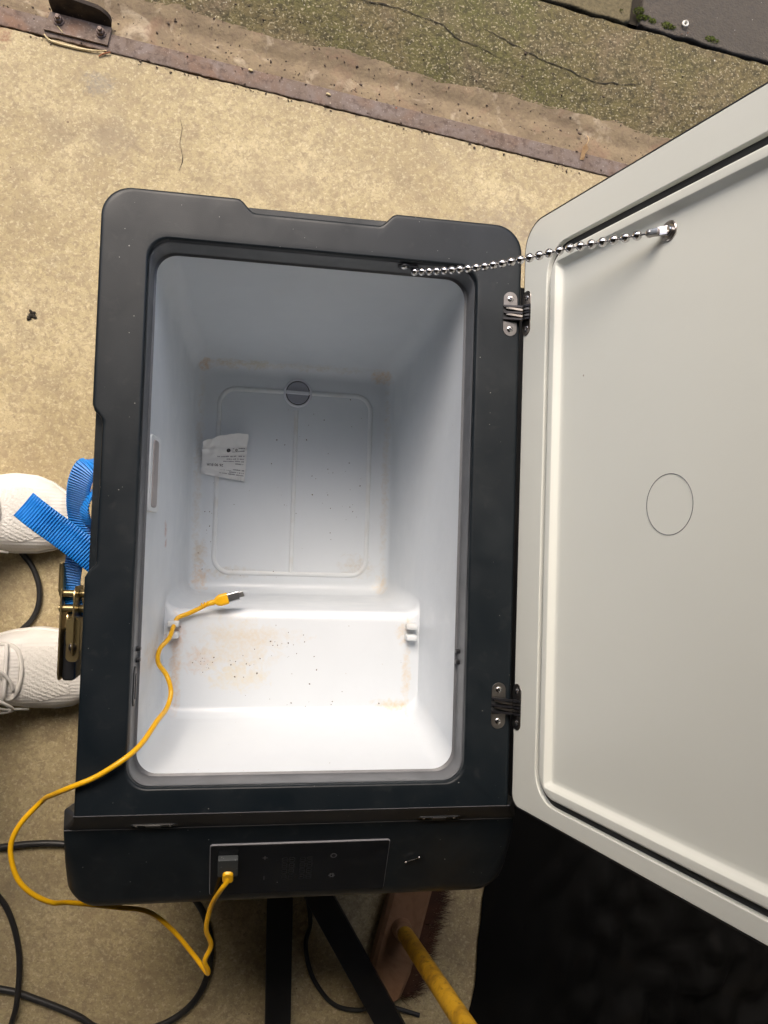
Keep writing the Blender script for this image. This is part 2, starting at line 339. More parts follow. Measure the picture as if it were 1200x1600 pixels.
# pavement of stones behind a mossy joint
bm = B(); loft(bm, [[sv(-1.5+i*.02, v, G+.007) for v in (.25, 1.2)] for i in range(200)], closed=False)
pv = struct('pavement', bm, 'crack')
def pstone(s0, s1, m, off=0):
    bm = B(); n = 40
    def e(s): return .2365 + .0065 + .0030*N2(s, 2, 14) + .004*N2(s, 17+off, 22)
    out = [(s0+(s1-s0)*i/n, None) for i in range(n+1)]
    front = [(s, e(s)+ (.006 if i in (0, n) else 0)) for i, (s, _) in enumerate(out)]
    loop = front + [(s1+.002*N2(k, 1, 3), .24 + .36*k/8) for k in range(1, 9)] + [(s0-.002*N2(k, 4, 3), .6 - .36*k/8) for k in range(0, 8)]
    c = ((s0+s1)/2, .42)
    def ring(ins, z): return [sv(c[0]+(a-c[0])*(1-ins/abs(s1-s0)*2), c[1]+(b-c[1])*(1-ins/.18), z + .0008*N2(a, b, 40)) for a, b in loop]
    loft(bm, [ring(0, G-.02), ring(0, G+.012), ring(.001, G+.0165), ring(.004, G+.0185)], cap1=True)
    return mk('paving_stone', bm, m, pv, sharp=50)
pstone(.13, .5415, 'tanstone'); pstone(.560, 1.05, 'stone', 1); pstone(-.3, .118, 'stone', 2); pstone(1.06, 1.5, 'stone', 3)
# moss tufts growing in the joint
bm = B(); rnd = random.Random(3)
for cx, cy, r, n in ((.586, .932, .008, 260), (.592, .920, .008, 260), (.610, .9155, .007, 160), (.638, .911, .011, 300), (.648, .909, .007, 120), (.722, .8985, .010, 240), (.733, .8955, .007, 90), (.55, .925, .004, 40), (.6, .9185, .009, 100)):
    for _ in range(n):
        a = rnd.random()*6.3; q = rnd.random()**.5*r; x, y = cx+q*math.cos(a)*1.4, cy+q*math.sin(a)*.8; z = G+.013+ .009*(1-(q/r)**2)
        d = Vector((rnd.gauss(0, 1), rnd.gauss(0, 1), 1.2)).normalized()*.0035; s_ = Vector((rnd.gauss(0, 1), rnd.gauss(0, 1), 0)).normalized()*.0009
        bm.faces.new([bm.verts.new(Vector((x, y, z))+k) for k in (-s_, s_, d)])
o = mk('moss', bm, 'moss', smooth=False); o['kind'] = 'stuff'; tag(o, 'small green moss tufts in the joint before the grey paving stones', 'moss')
# grit lying along the edging
bm = B(); rnd = random.Random(11)
for _ in range(900):
    s = rnd.uniform(-.7, .9); v = rnd.choice((rnd.gauss(-.034, .004), rnd.gauss(.012, .012), rnd.gauss(.05, .03), rnd.uniform(.0, .23)))
    r = abs(rnd.gauss(0, .0007))+.0004; z = (apron_z(s, v) if v > 0 else G+.0005 if v < -.031 else G+.0035)
    p = sv(s, v, z + r*.4); mx = Matrix.Translation(p) @ Matrix.Rotation(rnd.random()*6, 4, (rnd.random(), rnd.random(), 1)) @ Matrix.Diagonal((r*1.6, r, r*.7, 1))
    bmesh.ops.create_icosphere(bm, subdivisions=1, radius=1, matrix=mx)
o = mk('grit', bm, 'crumb', sharp=180); o['kind'] = 'stuff'; tag(o, 'loose brown grit scattered along the rusty steel edging', 'grit')

# garage round the viewer: it shades the lower half of the picture
for nm, (a, b, c, d, e, f) in {'garage_ceiling': (-1.75, 1.47, -2.5, -.02, 1.48, 1.6), 'garage_bounce_wall': (-1.75, 1.47, -2.62, -2.5, G-.01, 1.6),
                               'garage_left_wall': (-1.87, -1.75, -2.62, .1, G-.01, 1.6), 'garage_right_wall': (1.35, 1.47, -2.5, -.04, G-.01, 1.48), 'sky_block_building': (-12, 14, 6, 9, G-.06, 4.2)}.items():  # unseen building added to cut low sky light; back wall set close as bounce
    bm = B(); box(bm, a, b, c, d, e, f)
    for v in bm.verts: v.co = sv(v.co.x, v.co.y, v.co.z)
    struct(nm, bm, {'garage_bounce_wall': 'bouncewall'}.get(nm, 'wall'), smooth=False)

# steel edging strip
bm = B(); n = 650; rows = []
for i in range(n):
    s = -1.2 + i*.004; w = -.030 + .0012*N2(s, 3, 60) + .001*N2(s, 8, 150); t = G + .0032
    dz = .0004*N2(s, 1, 20)
    rows.append([sv(s, v, z) for v, z in ((w, G-.008), (w, t-.0012+dz), (w+.0015, t+dz), (-.016, t+.0004+dz), (-.0015+.0008*N2(s, 6, 50), t+dz), (0, t-.002), (0, G-.02))])
loft(bm, rows, closed=False)
tag(mk('steel_edging', bm, 'rusty', base=sv(0, -.015, G)), 'long rusty steel edging strip set across the concrete floor', 'steel edging')
# door stop bracket with two bolts
t = thing('door_bracket', 'dark rusty angle bracket bolted with two hex bolts onto the steel edging', 'bracket', (-.36, .775, G))
bd = Vector((.975, -.135, 0)).normalized(); bv = Vector((-bd.y, bd.x, 0)); bo = Vector((-.358, .7745, G+.0035))
mxb = frame(bo, bd, bv)
bm = B(); plate(bm, [(-.052, -.019), (.046, -.018), (.047, .012), (-.048, .012)], 0, .004, mxb, .0008); mk('base_plate', bm, 'rusty', t)
bm = B()
out = [(-.044, .0), (-.047, .020), (-.040, .032), (-.028, .034), (.018, .031), (.036, .026), (.046, .014), (.045, .0)]
def fl(x, z, th): return bo + bd*x + bv*(.012 + th + z*.28 + .001*N2(x, z, 60)) + Vector((0, 0, z))
pts = smoothpts([(a, b, 0) for a, b in out], 5)
loft(bm, [[fl(p.x, p.y, q) for p in pts] for q in (0, .006)], True, True); mk('flange', bm, 'rustdark', t, sharp=50)
for bx, by in ((-.0325, .0005), (.0325, -.0015)):
    p = bo + bd*bx + bv*by + Vector((0, 0, .004)); mx = frame(p, bd, bv)
    bm = B(); lathe(bm, [(.0085, 0), (.0085, .0016), (.0078, .002), (.0, .002)][:3], mx, 24)
    b_ = mk('bolt', bm, 'bolt', t)
    bm = B(); hx = [(.0066*math.cos(R(60*k+12)), .0066*math.sin(R(60*k+12))) for k in range(6)]; plate(bm, hx, .002, .0085, mx, .001); mk('bolt_head', bm, 'bolt', b_, sharp=25)
    bm = B(); lathe(bm, [(.0036, .0085), (.0036, .0125), (.003, .0135)], mx, 16); mk('bolt_shank', bm, 'bolt', b_)
# litter
bm = B(); tube(bm, smoothpts([(-.412, .757, G+.004), (-.401, .748, G+.003), (-.369, .743, G+.002), (-.342, .741, G+.003), (-.317, .7425, G+.005)]), lambda t: .0006+.0011*math.sin(3.1*min(t*1.1, 1))+.0004, 6)
tag(mk('straw', bm, 'straw', base=(-.36, .743, G)), 'dry straw stalk lying below the rusty bracket', 'straw')
bm = B(); tube(bm, smoothpts([(-.329, .7335, G+.002), (-.322, .738, G+.003), (-.311, .7415, G+.004)]), .0012, 6)
tag(mk('twig', bm, 'twig', base=(-.32, .738, G)), 'short reddish twig crossing the end of the straw', 'twig')
bm = B(); tube(bm, [(-.392, .7705, G+.0085), (-.383, .760, G+.009)], .0007, 5)
tag(mk('pine_needle', bm, 'straw', base=(-.388, .765, G+.008)), 'tiny pale needle resting on the bracket plate beside its bolt', 'needle')
bm = B(); lf = [(.485, .661), (.492, .660), (.4945, .672), (.499, .680), (.494, .687), (.4885, .683), (.4865, .672)]
lf = [(p[0], p[1] - .004) for p in lf]
zz = [.005, .0055, .008, .010, .012, .010, .008]
r0 = [bm.verts.new((a, b, G+z)) for (a, b), z in zip(lf, zz)]; bm.faces.new(r0)
bmesh.ops.solidify(bm, geom=bm.faces[:], thickness=.0005); tube(bm, smoothpts([(.494, .682, G+.011), (.4975, .69, G+.013), (.4955, .698, G+.010)]), .0007, 6)
tag(mk('dry_leaf', bm, 'leaf', base=(.49, .67, G)), 'small dry tan leaf lying across the steel edging near the lid', 'leaf')
for i, (x, y, m, l) in enumerate(((-.09, .741, 'straw', 'tiny pale seed on worn concrete directly above the steel edging'), (.039, .717, 'straw', 'tiny pale seed lying on the middle of the steel edging'), (.4835, .703, 'crumb', 'small brown seed husk on the concrete above the dry leaf'))):
    bm = B(); bmesh.ops.create_icosphere(bm, subdivisions=2, radius=1, matrix=Matrix.Translation((x, y, G+.0055)) @ Matrix.Rotation(-.3, 4, 'Z') @ Matrix.Diagonal((.0042, .0022, .002, 1)))
    tag(mk('seed', bm, m, base=(x, y, G+.004)), l, 'seed', 'seeds fallen by the edging')
bm = B(); tube(bm, [Vector((.671 + .0045*math.cos(a*.5), .9165 + .0045*math.sin(a*.5), G+.022+a*.0002)) for a in range(0, 17)], lambda t: .0024-.0012*t, 8)
t = mk('snail_shell', bm, 'shellwhite', base=(.671, .912, G)); tag(t, 'tiny white curled snail shell beside brown leaf scraps at the paving stone edge', 'snail shell')
bm = B()
for a, b, c in (((.662, .903), (.671, .907), (.667, .899)), ((.670, .899), (.677, .910), (.679, .903))):
    bm.faces.new([bm.verts.new((p[0], p[1], G+.012+.004*i)) for i, p in enumerate((a, b, c))])
bmesh.ops.solidify(bm, geom=bm.faces[:], thickness=.0006); tag(mk('leaf_scrap', bm, 'twig', base=(.67, .904, G)), 'brown leaf scrap between moss tufts under the white snail shell', 'leaf')
bm = B(); rnd = random.Random(5)
for k in range(9): bmesh.ops.create_icosphere(bm, subdivisions=1, radius=1, matrix=Matrix.Translation((-.411+rnd.gauss(0, .003), .309+rnd.gauss(0, .003), G+.0015)) @ Matrix.Rotation(rnd.random()*3, 4, 'Z') @ Matrix.Diagonal((.004, .0025, .0018, 1)))
tag(mk('dirt_clump', bm, 'crack', base=(-.411, .309, G), sharp=180), 'small dark clump of dirt alone on the pale floor at far left', 'dirt clump')

# ------------------------------------------------------------------ the cool box
CB = thing('cool_box', 'large black portable cool box standing open with white inside and hinged lid', 'cool box', (0, -.05, G+.035))
X0, X1, Y0, Y1 = -.2200, .2200, -.3010, .3225
def outer(ins, z, notch=0, r=.030):
    L_ = []
    for x, y in rloop(X0+ins, X1-ins, Y0+ins*.0, Y1-ins, (.0012, r, r, .0012), 90, 10):
        if notch:
            if y > Y1-ins-.0005: y -= notch*(.0138*sstep(-.086, -.068, x)*(1-sstep(.062, .080, x)))
            if x < X0+ins+.0005: x += notch*(.0100*sstep(-.068, -.056, y)*(1-sstep(.085, .099, y)))
        L_.append(Vector((x, y, -.0003 if y < Y0+.0005 and z > -.004 else z)))
    return L_
def opening(ins, z, r=.022):
    return [Vector((x, y, z)) for x, y in rloop(-.1720+ins, .1695-ins, -.2755+ins, .2725-ins, r, 90, 10)]
bm = B()
loft(bm, [outer(.010, -.062), outer(.0, -.060), outer(0, -.024), outer(.001, -.0225), outer(.0012, -.0215, 1), outer(.0004, -.005, 1), outer(.0007, -.0025, 1), outer(.0016, -.0009, 1), outer(.0034, -.0002, 1), outer(.0055, 0, 1), outer(.012, 0, 1), opening(-.008, 0),
          opening(-.0025, 0), opening(-.0012, -.0004), opening(-.0003, -.0016), opening(0, -.003), opening(.0002, -.0075)])
mk('rim', bm, 'rim', CB, sharp=50)
bm = B()
loft(bm, [opening(.0004, -.0072), opening(.0012, -.0085), opening(.0016, -.030), opening(.0022, -.033), opening(.0045, -.0345)])
mk('collar', bm, 'collar', CB)
# white liner with deep pocket and step
LX0, LX1, LY0, LY1 = -.1695, .1670, -.2730, .2700
def lin(z, yb=None, xi=0, r=.024, zb=None):
    """horizontal outline of the well at depth z; walls draft inwards with depth"""
    t = (z+.034)/(-.356)
    x0 = LX0 + .0185*t + xi; x1 = LX1 - .0185*t - xi; y1 = LY1 - .034*t - xi
    y0 = (LY0 + .052*(z+.034)/(-.156)*.56) if yb is None else yb
    return [Vector((x, y, z)) for x, y in rloop(x0, x1, y0, y1, r, 50, 10)]
L_ = [lin(-.0338), lin(-.06), lin(-.10), lin(-.14), lin(-.165)]
yb0 = LY0 + .052*(.131/.156)*.56
for k in range(1, 9):            # fillet front wall to step
    a = R(90*k/8); L_.append(lin(-.170 - .020*math.sin(a), yb0 + .014*(1-math.cos(a)), r=.022))
L_ += [lin(-.1903, -.205, r=.020), lin(-.1906, -.17, r=.018), lin(-.191, -.130, r=.016)]
for k in range(1, 8):
    a = R(90*k/7); L_.append(lin(-.191 - .010*(1-math.cos(a)), -.130 + .014*math.sin(a), r=.018))
L_ += [lin(-.25, -.1135, r=.022), lin(-.32, -.1115, r=.024), lin(-.37, -.110, r=.024)]
for k in range(1, 9):
    a = R(90*k/8); q = .018*(1-math.cos(a)); L_.append(lin(-.372 - .018*math.sin(a), -.110+q, q, r=.022))
L_ += [lin(-.390, -.06, .05, r=.02)]
bm = B(); loft(bm, L_, cap1=True)
mk('liner', bm, 'liner', CB, sharp=55)
# raised track on the floor of the pocket
bm = B(); tube(bm, [Vector((x, y, -.3903)) for x, y in rloop(-.1145, .1150, -.0795, .1975, .024, 20, 8)], .0036, 12, closed=True, flat=((0, 0, 1), .7))
mk('floor_ridge', bm, 'ridge', CB, sharp=80)
bm = B(); tube(bm, [Vector((.0005, y*.01, -.3903)) for y in range(-8, 18)], .0034, 12, flat=((0, 0, 1), .65)); mk('floor_ridge', bm, 'ridge', CB, sharp=80)
# drain plug
mx = Matrix.Translation((.0018, .1965, -.3900))
bm = B(); lathe(bm, [(.0218, 0), (.0218, .0018), (.0208, .0028), (.0190, .0028), (.0183, .0018), (.0183, -.001)], mx, 40); dp = mk('drain_plug', bm, 'plugbar', CB)
bm = B(); lathe(bm, [(.0184, .0002), (.0184, .0012), (.01, .0012)], mx, 40); mk('plug_seal', bm, 'seal', dp)
bm = B(); lathe(bm, [(.0170, .0005), (.0170, .0030), (.0165, .0036), (.0150, .0034), (.006, .0026)], mx, 40); mk('plug_disc', bm, 'plug', dp)
bm = B(); box(bm, -.0168, .0168, -.0026, .0026, .0026, .0056, .0009, mx @ Matrix.Rotation(-.02, 4, 'Z')); mk('plug_bar', bm, 'plugbar', dp)
# light on the left wall
mx = frame((-.1655, .039, -.061), (0, 1, 0), (-.13, 0, 1))
bm = B(); plate(bm, [(x, y) for x, y in rloop(-.041, .041, -.0215, .0215, .005, 2, 5)], -.004, .0016, mx, .0012); ll = mk('interior_light', bm, 'ridge', CB)
bm = B(); plate(bm, [(x, y) for x, y in rloop(-.036, .036, -.0095, .0115, .004, 2, 5)], .0005, .0024, mx, .0008); mk('light_lens', bm, 'lens', ll)
# basket clips moulded beside the step and dark pegs under the collar
for sx, xs in ((-1, -.1495), (1, .1465)):
    for y in (-.1335, -.1475):
        bm = B(); box(bm, xs-.007, xs+.007, y-.004, y+.004, -.192, -.176, .0025); mk('basket_clip', bm, 'ridge', CB)
for sx, xs in ((-1, -.1708), (1, .1683)):
    for y in (-.1425, -.1540):
        bm = B(); box(bm, xs-.0045, xs+.0045, y-.0022, y+.0022, -.0305, -.0225, .0012); mk('divider_peg', bm, 'blackplastic', CB)
# lock slot in the left collar
mx = frame((-.1708, -.179, -.0185), (0, 1, 0), (0, 0, 1))
bm = B(); plate(bm, rloop(-.020, .020, -.0085, .0085, .008, 2, 6), -.003, .0012, mx, .0006); ls = mk('lock_slot', bm, 'seal', CB)
bm = B(); plate(bm, rloop(-.0185, .0185, -.0072, .0072, .007, 2, 6), .0005, .0016, mx, .0003); mk('slot_insert', bm, 'collar', ls)
bm = B(); plate(bm, rloop(-.013, .013, -.003, .003, .0028, 2, 6), .0012, .0024, mx, .0003); mk('lock_tongue', bm, 'blackplastic', ls)
# body below the rim
def bl(x0, x1, y0, y1, z, r=.03, ns=30): return [Vector((x, y, z)) for x, y in rloop(x0, x1, y0, y1, r, ns, 10)]
bm = B(); loft(bm, [bl(-.200, .200, -.385, .300, -.445), bl(-.206, .206, -.395, .308, -.435), bl(-.212, .212, -.296, .314, -.30), bl(-.213, .213, -.296, .315, -.058)], cap0=True)
mk('body', bm, 'shell', CB)
# front housing with sloping fascia
bm = B()
H = [(-.434, .206, -.396, -.25, .03), (-.30, .234, -.415, -.29, .034), (-.12, .2385, -.4250, -.297, .036), (-.095, .2385, -.4250, -.3005, .036), (-.084, .2382, -.4238, -.3005, .034), (-.075, .2378, -.4205, -.3005, .032), (-.0685, .2374, -.4150, -.3005, .029), (-.0645, .237, -.4085, -.3005, .026),
     (-.056, .2364, -.3918, -.3005, .020), (-.045, .2356, -.3702, -.3005, .013), (-.033, .2345, -.3462, -.3005, .007), (-.0285, .2343, -.3340, -.3005, .005), (-.0262, .2342, -.3250, -.3005, .004), (-.0250, .2338, -.3224, -.3005, .004), (-.0238, .2328, -.3212, -.3005, .004),
     (-.015, .2272, -.3150, -.3005, .004), (-.006, .2222, -.3068, -.3005, .003), (-.0012, .2206, -.3022, -.3005, .0008)]
loft(bm, [bl(-a+.001, a+.001, y0, y1, z, r, 24) for z, a, y0, y1, r in H], cap0=True, cap1=True)
FH = mk('front_housing', bm, ['rim', 'ledge'], CB, sharp=32)
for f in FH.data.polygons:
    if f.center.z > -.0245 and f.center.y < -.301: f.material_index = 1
for y, z, xe in ((-.3010, -.0006, .2195), (-.3230, -.0250, .2325)):  # thin pale strips paint in the highlight along both edges
    bm = B(); tube(bm, [(-xe, y, z), (-xe*.4, y, z), (xe*.4, y, z), (xe, y, z)], .00055, 6); mk('edge_highlight', bm, 'edgeglint', FH)
# catch slots on the ledge
LN = Vector((0, -.80, .61)).normalized()
for cx in (-.1460, .1485):
    mx = frame((cx, -.3172, -.0182), (1, 0, 0), Vector((0, .61, .80)))
    bm = B(); plate(bm, rloop(-.0235, .0235, -.0042, .0042, .004, 3, 6), -.001, .0010, mx, .0004); cs = mk('catch_plate', bm, 'shell', CB)
    bm = B(); plate(bm, rloop(-.0215, .0215, -.0031, .0031, .003, 3, 6), .0005, .0014, mx, .0002); mk('catch_recess', bm, 'glossblack', cs)
    bm = B(); box(bm, -.0075, .0075, -.0028, .0028, .001, .0022, .0004, mx); mk('catch_tongue', bm, 'blackplastic', cs)
    for q in (-.0165, .0165):
        bm = B(); lathe(bm, [(.0014, .001), (.0014, .0018), (.001, .0021)], mx @ Matrix.Translation((q, 0, 0)), 12); mk('screw', bm, 'steel', cs)
# control panel on the slope
PS = Vector((0, .0623, .0315)).normalized(); PC = Vector((.0045, -.3762, -.0481)); MP = frame(PC, (1, 0, 0), PS)   # local x right, y up the slope
PW, PH = .0945, .0365
bm = B(); plate(bm, rloop(-PW, PW, -PH, PH, .003, 3, 4), -.0015, .0012, MP, .0004); cp = mk('control_panel', bm, 'edge', CB)
bm = B(); plate(bm, rloop(-PW+.0007, PW-.0006, -PH+.0006, PH-.0007, .0026, 3, 4), .0005, .0016, MP, .0002); mk('display_glass', bm, 'glossblack', cp)
def pl(px, py): return MP @ Matrix.Translation((px, py, 0))
bm = B(); box(bm, -.0028, .0028, -.00035, .00035, .0016, .0018, mx=pl(-.0375, .0165)); box(bm, -.00035, .00035, -.0028, .0028, .0016, .0019, mx=pl(-.0375, .0165)); mk('plus_symbol', bm, 'print', cp, smooth=False)
bm = B(); box(bm, -.0003, .0003, -.003, .003, .0016, .0018, mx=pl(-.0375, -.0130)); mk('bar_symbol', bm, 'print', cp, smooth=False)
bm = B(); tube(bm, [pl(.035, .0165) @ Vector((.0029*math.cos(a*.3142), .0029*math.sin(a*.3142), .0017)) for a in range(20)], .0005, 5, closed=True, flat=(MP.to_3x3() @ Vector((0, 0, 1)), .3)); mk('circle_symbol', bm, 'print', cp)
bm = B(); tube(bm, [pl(.035, -.0130) @ Vector((.0019*math.cos(a*.3142), .0019*math.sin(a*.3142), .0017)) for a in range(20)], .0007, 5, closed=True, flat=(MP.to_3x3() @ Vector((0, 0, 1)), .3))
for k in range(6): a = R(60*k); box(bm, .0022, .0034, -.0006, .0006, .0016, .0018, mx=pl(.035, -.0130) @ Matrix.Rotation(a, 4, 'Z'))
mk('gear_symbol', bm, 'print', cp)
bm = B()
for cx in (-.0145, .0005+.004):
    for row in range(4):
        for dx in (0, .0075):
            ox, oy = cx+dx-.002, .0125-row*.0085
            for (ax, ay, w, h) in ((0, .0032, .0022, .0004), (0, 0, .0022, .0004), (0, -.0032, .0022, .0004), (-.0026, .0016, .0004, .0012), (.0026, .0016, .0004, .0012), (-.0026, -.0016, .0004, .0012), (.0026, -.0016, .0004, .0012)):
                box(bm, ax-w, ax+w, ay-h, ay+h, .0016, .00175, mx=pl(ox, oy))
mk('display_segments', bm, 'segments', cp, smooth=False)
bm = B(); box(bm, -.0104, .0104, -.0112, .0128, .0016, .0090, .0012, mx=pl(-.0755, .0100)); sc_ = mk('socket_cap', bm, 'cap', cp)
# scratched metal fleck stuck on the housing
# hinges
LO = Vector((.2212, 0, 0)); TH = R(15.52); LU = Vector((math.sin(TH), 0, math.cos(TH))); LNn = Vector((math.cos(TH), 0, -math.sin(TH)))
def LP(y, u, off=0): return LO + Vector((0, y, 0)) + LU*u + LNn*off
ML = frame(LO, LU, (0, 1, 0))     # local x = u, y = y, z = up out of the inner face? (checked below)
zl = ML.to_3x3() @ Vector((0, 0, 1)); 
if zl.dot(LNn) > 0: ML = frame(LO, LU, (0, -1, 0)); FLIP = -1
else: FLIP = 1
def screw(parent, mx, r=.0034):
    bm = B(); lathe(bm, [(r, 0), (r, .0002), (r*.85, .0007), (r*.4, .0009)], mx, 18); a = random.random()*1.5; nf = len(bm.faces)
    for k in (0, math.pi/2): box(bm, -r*.6, r*.6, -r*.11, r*.11, .0006, .0011, mx=mx @ Matrix.Rotation(a+k, 4, 'Z'))
    bm.faces.ensure_lookup_table()
    for f in bm.faces[nf:]: f.material_index = 1
    return mk('screw', bm, ['chrome', 'darksteel'], parent)
LID = None
def build_hinge(hy):
    h = bpy.data.objects.new('hinge', None); link(h, CB, (.21, hy, 0))
    xc = .2072 - .002*(hy < 0)
    for sg in (1, -1):
        lp = [(x, y) for x, y in rloop(xc-.0082, xc+.0082, min(hy+sg*.0085, hy+sg*.0245), max(hy+sg*.0085, hy+sg*.0245), .0001, 6, 1)]
        # rounded outer end
        P = [(xc-.0078, hy+sg*.0085)] + [(xc-.0078*math.cos(R(a)), hy+sg*(.0165+.0078*math.sin(R(a)))) for a in range(0, 181, 15)] + [(xc+.0078, hy+sg*.0085)]
        if sg > 0: P = P[::-1]
        bm = B(); plate(bm, P, -.0010, .0007, Matrix.Identity(4), .0003); pp = mk('hinge_plate', bm, 'steel', h)
        screw(h, Matrix.Translation((xc, hy+sg*.0165, .0006)))
        P = [(.0004, FLIP*hy+sg*.0085)] + [(.0078-.0074*math.cos(R(a)), FLIP*hy+sg*(.0165+.0078*math.sin(R(a)))) for a in range(0, 181, 15)] + [(.0152, FLIP*hy+sg*.0085)]
        if sg > 0: P = P[::-1]
        bm = B(); plate(bm, P, -.0010, .0007, ML, .0003); mk('hinge_plate', bm, 'steel', h)
        screw(h, ML @ Matrix.Translation((.0078, FLIP*hy+sg*.0165, .0006)))
    bm = B(); box(bm, xc-.0078, xc+.0078, hy-.0085, hy+.0085, -.006, .0004); mk('hinge_pocket', bm, 'seal', h)
    bm = B(); box(bm, .0006, .0150, FLIP*hy-.0085, FLIP*hy+.0085, -.006, .0004, mx=ML); mk('hinge_pocket', bm, 'seal', h)
    for k in range(5):
        y = hy - .0068 + k*.0034; tw = .0032*(1 if k % 2 else .4)
        bm = B(); P = smoothpts([(xc-.0075+.003*(k % 2), y+tw*.9, .0010), (xc+.002, y+tw*.4, .0042), (xc+.0105, y, .0062), (.2222, y, .0072), LP(y, .009, -.0040), LP(y, .0145, -.0008)], 4)
        rows = []
        for i, p in enumerate(P):
            d = (P[min(i+1, len(P)-1)]-P[max(i-1, 0)]).normalized(); s_ = Vector((0, 1, 0)); n_ = d.cross(s_).normalized()
            rows.append([p + s_*a + n_*b for a, b in ((-.0010, -.0016), (.0010, -.0016), (.0012, 0), (.0010, .0016), (-.0010, .0016), (-.0012, 0))])
        loft(bm, rows, True, True); mk('hinge_link', bm, 'steel' if k % 2 else 'darksteel', h, sharp=50)
    return h
for hy in (.2243, -.1958): build_hinge(hy)
# lid
LW = .445
def ll_(u0, u1, y0, y1, r, off, ns=40): return [LP(y, u, off) for u, y in rloop(u0, u1, y0, y1, r, ns, 10)]
bm = B(); loft(bm, [ll_(.05, LW-.05, Y0+.05, Y1-.05, (.012, .03, .03, .012), .0085), ll_(.0030, LW-.0030, Y0+.0030, Y1-.0030, (.012, .0294, .0294, .012), .0080), ll_(.0016, LW-.0016, Y0+.0016, Y1-.0016, (.012, .0294, .0294, .012), .0012), ll_(.0002, LW, Y0+.0004, Y1-.0002, (.012, .030, .030, .012), .0014), ll_(0, LW, Y0, Y1, (.012, .030, .030, .012), .004), ll_(0, LW, Y0, Y1, (.012, .030, .030, .012), .040), ll_(.003, LW-.003, Y0+.003, Y1-.003, (.012, .028, .028, .012), .047), ll_(.012, LW-.012, Y0+.012, Y1-.012, (.012, .022, .022, .012), .051)], True, True)
LID = mk('lid', bm, 'shell', CB, sharp=50)
GU0, GU1, GY0, GY1 = .0420, .4030, -.2815, .2835
IU0, IU1, IY0, IY1 = .0490, .3960, -.2735, .2735
def fr(u_in, off): return None
bm = B(); loft(bm, [ll_(.0026, LW-.0026, Y0+.0026, Y1-.0026, (.012, .029, .029, .012), .0012), ll_(.0027, LW-.0027, Y0+.0027, Y1-.0027, (.012, .029, .029, .012), .0003), ll_(.0034, LW-.0034, Y0+.0034, Y1-.0034, (.012, .028, .028, .012), 0),
                  ll_(GU0-.0012, GU1+.0012, GY0-.0012, GY1+.0012, .031, 0), ll_(GU0-.0003, GU1+.0003, GY0-.0003, GY1+.0003, .030, .0004), ll_(GU0, GU1, GY0, GY1, .030, .0014), ll_(GU0+.0006, GU1-.0006, GY0+.0006, GY1-.0006, .030, .0055)])
mk('lid_frame', bm, 'lid', LID, sharp=60)
bm = B(); loft(bm, [ll_(GU0, GU1, GY0, GY1, .030, .0004+.0045), ll_(GU0+.002, GU1-.002, GY0+.002, GY1-.002, .030, .0044), ll_(IU0-.0035, IU1+.0035, IY0-.0035, IY1+.0035, .027, .0044), ll_(IU0, IU1, IY0, IY1, .025, .0052)])
mk('lid_seal', bm, 'seal', LID)
def ip(ins, off, r): return ll_(IU0+ins, IU1-ins, IY0+ins, IY1-ins, r, off)
bm = B(); loft(bm, [ip(-.0002, .0050, .025), ip(0, .0010, .0245), ip(.0003, -.0008, .0240), ip(.0012, -.0014, .023), ip(.0022, -.0016, .022), ip(.0085, -.0016, .0045), ip(.0094, -.0011, .0040), ip(.0118, .0016, .0036), ip(.0136, .0040, .0036), ip(.0152, .0050, .004), ip(.0190, .0054, .006), ip(.06, .0054, .02)], cap1=True)
ipn = mk('inner_panel', bm, 'lid', LID, sharp=60)
bm = B(); tube(bm, [LP(.0128 + .0256*math.cos(a*math.pi/32), .2105 + .0256*math.sin(a*math.pi/32), .0054) for a in range(64)], .00036, 6, closed=True); mk('moulded_ring', bm, 'collar', ipn)
# bead chain from the collar to the lid
A0 = Vector((.1030, .2655, -.012)); B0 = LP(.2455, .194, -.006)
bm = B(); bmesh.ops.create_icosphere(bm, subdivisions=2, radius=.0028, matrix=Matrix.Translation((.1045, .2680, -.0115)))
ch = mk('bead_chain', bm, 'chrome', CB)
bm = B(); lathe(bm, [(.0072, 0), (.0072, .0016), (.006, .0022), (.0035, .0016)], frame((.0915, .2712, -.0125), (1, 0, 0), (0, 0, 1)) @ Matrix.Rotation(0, 4, 'X'), 20); mk('chain_screw_cup', bm, 'blackplastic', ch)
bm = B(); bmesh.ops.create_icosphere(bm, subdivisions=3, radius=1, matrix=Matrix.Translation((.0915, .2692, -.0120)) @ Matrix.Diagonal((.0042, .0022, .0042, 1))); mk('screw', bm, 'chrome', ch)
bm = B(); box(bm, .094, .1065, .2680, .2712, -.0155, -.0075, .0012); mk('chain_clip', bm, 'blackplastic', ch)
nb = 25; pts = []
for i in range(nb+1):
    t = i/nb; p = A0.lerp(B0, t); p.z -= .012*math.sin(math.pi*t)*(1-t*.55); p.y -= .0035*math.sin(math.pi*min(1, t*1.4))**1; pts.append(p)
me_b = None
for i, p in enumerate(pts[:-1]):
    if me_b is None:
        bm = B(); bmesh.ops.create_icosphere(bm, subdivisions=3, radius=.0043); 
        for f in bm.faces: f.smooth = True
        me_b = bpy.data.meshes.new('bead'); bm.to_mesh(me_b); bm.free(); me_b.materials.append(M['chrome'])
    link(bpy.data.objects.new('bead', me_b), ch, p)
bm = B(); tube(bm, pts, .0009, 6); mk('chain_wire', bm, 'chrome', ch)
d_ = (pts[-1]-pts[-3]).normalized(); mx = frame(pts[-1] + d_*.004, d_, LNn)
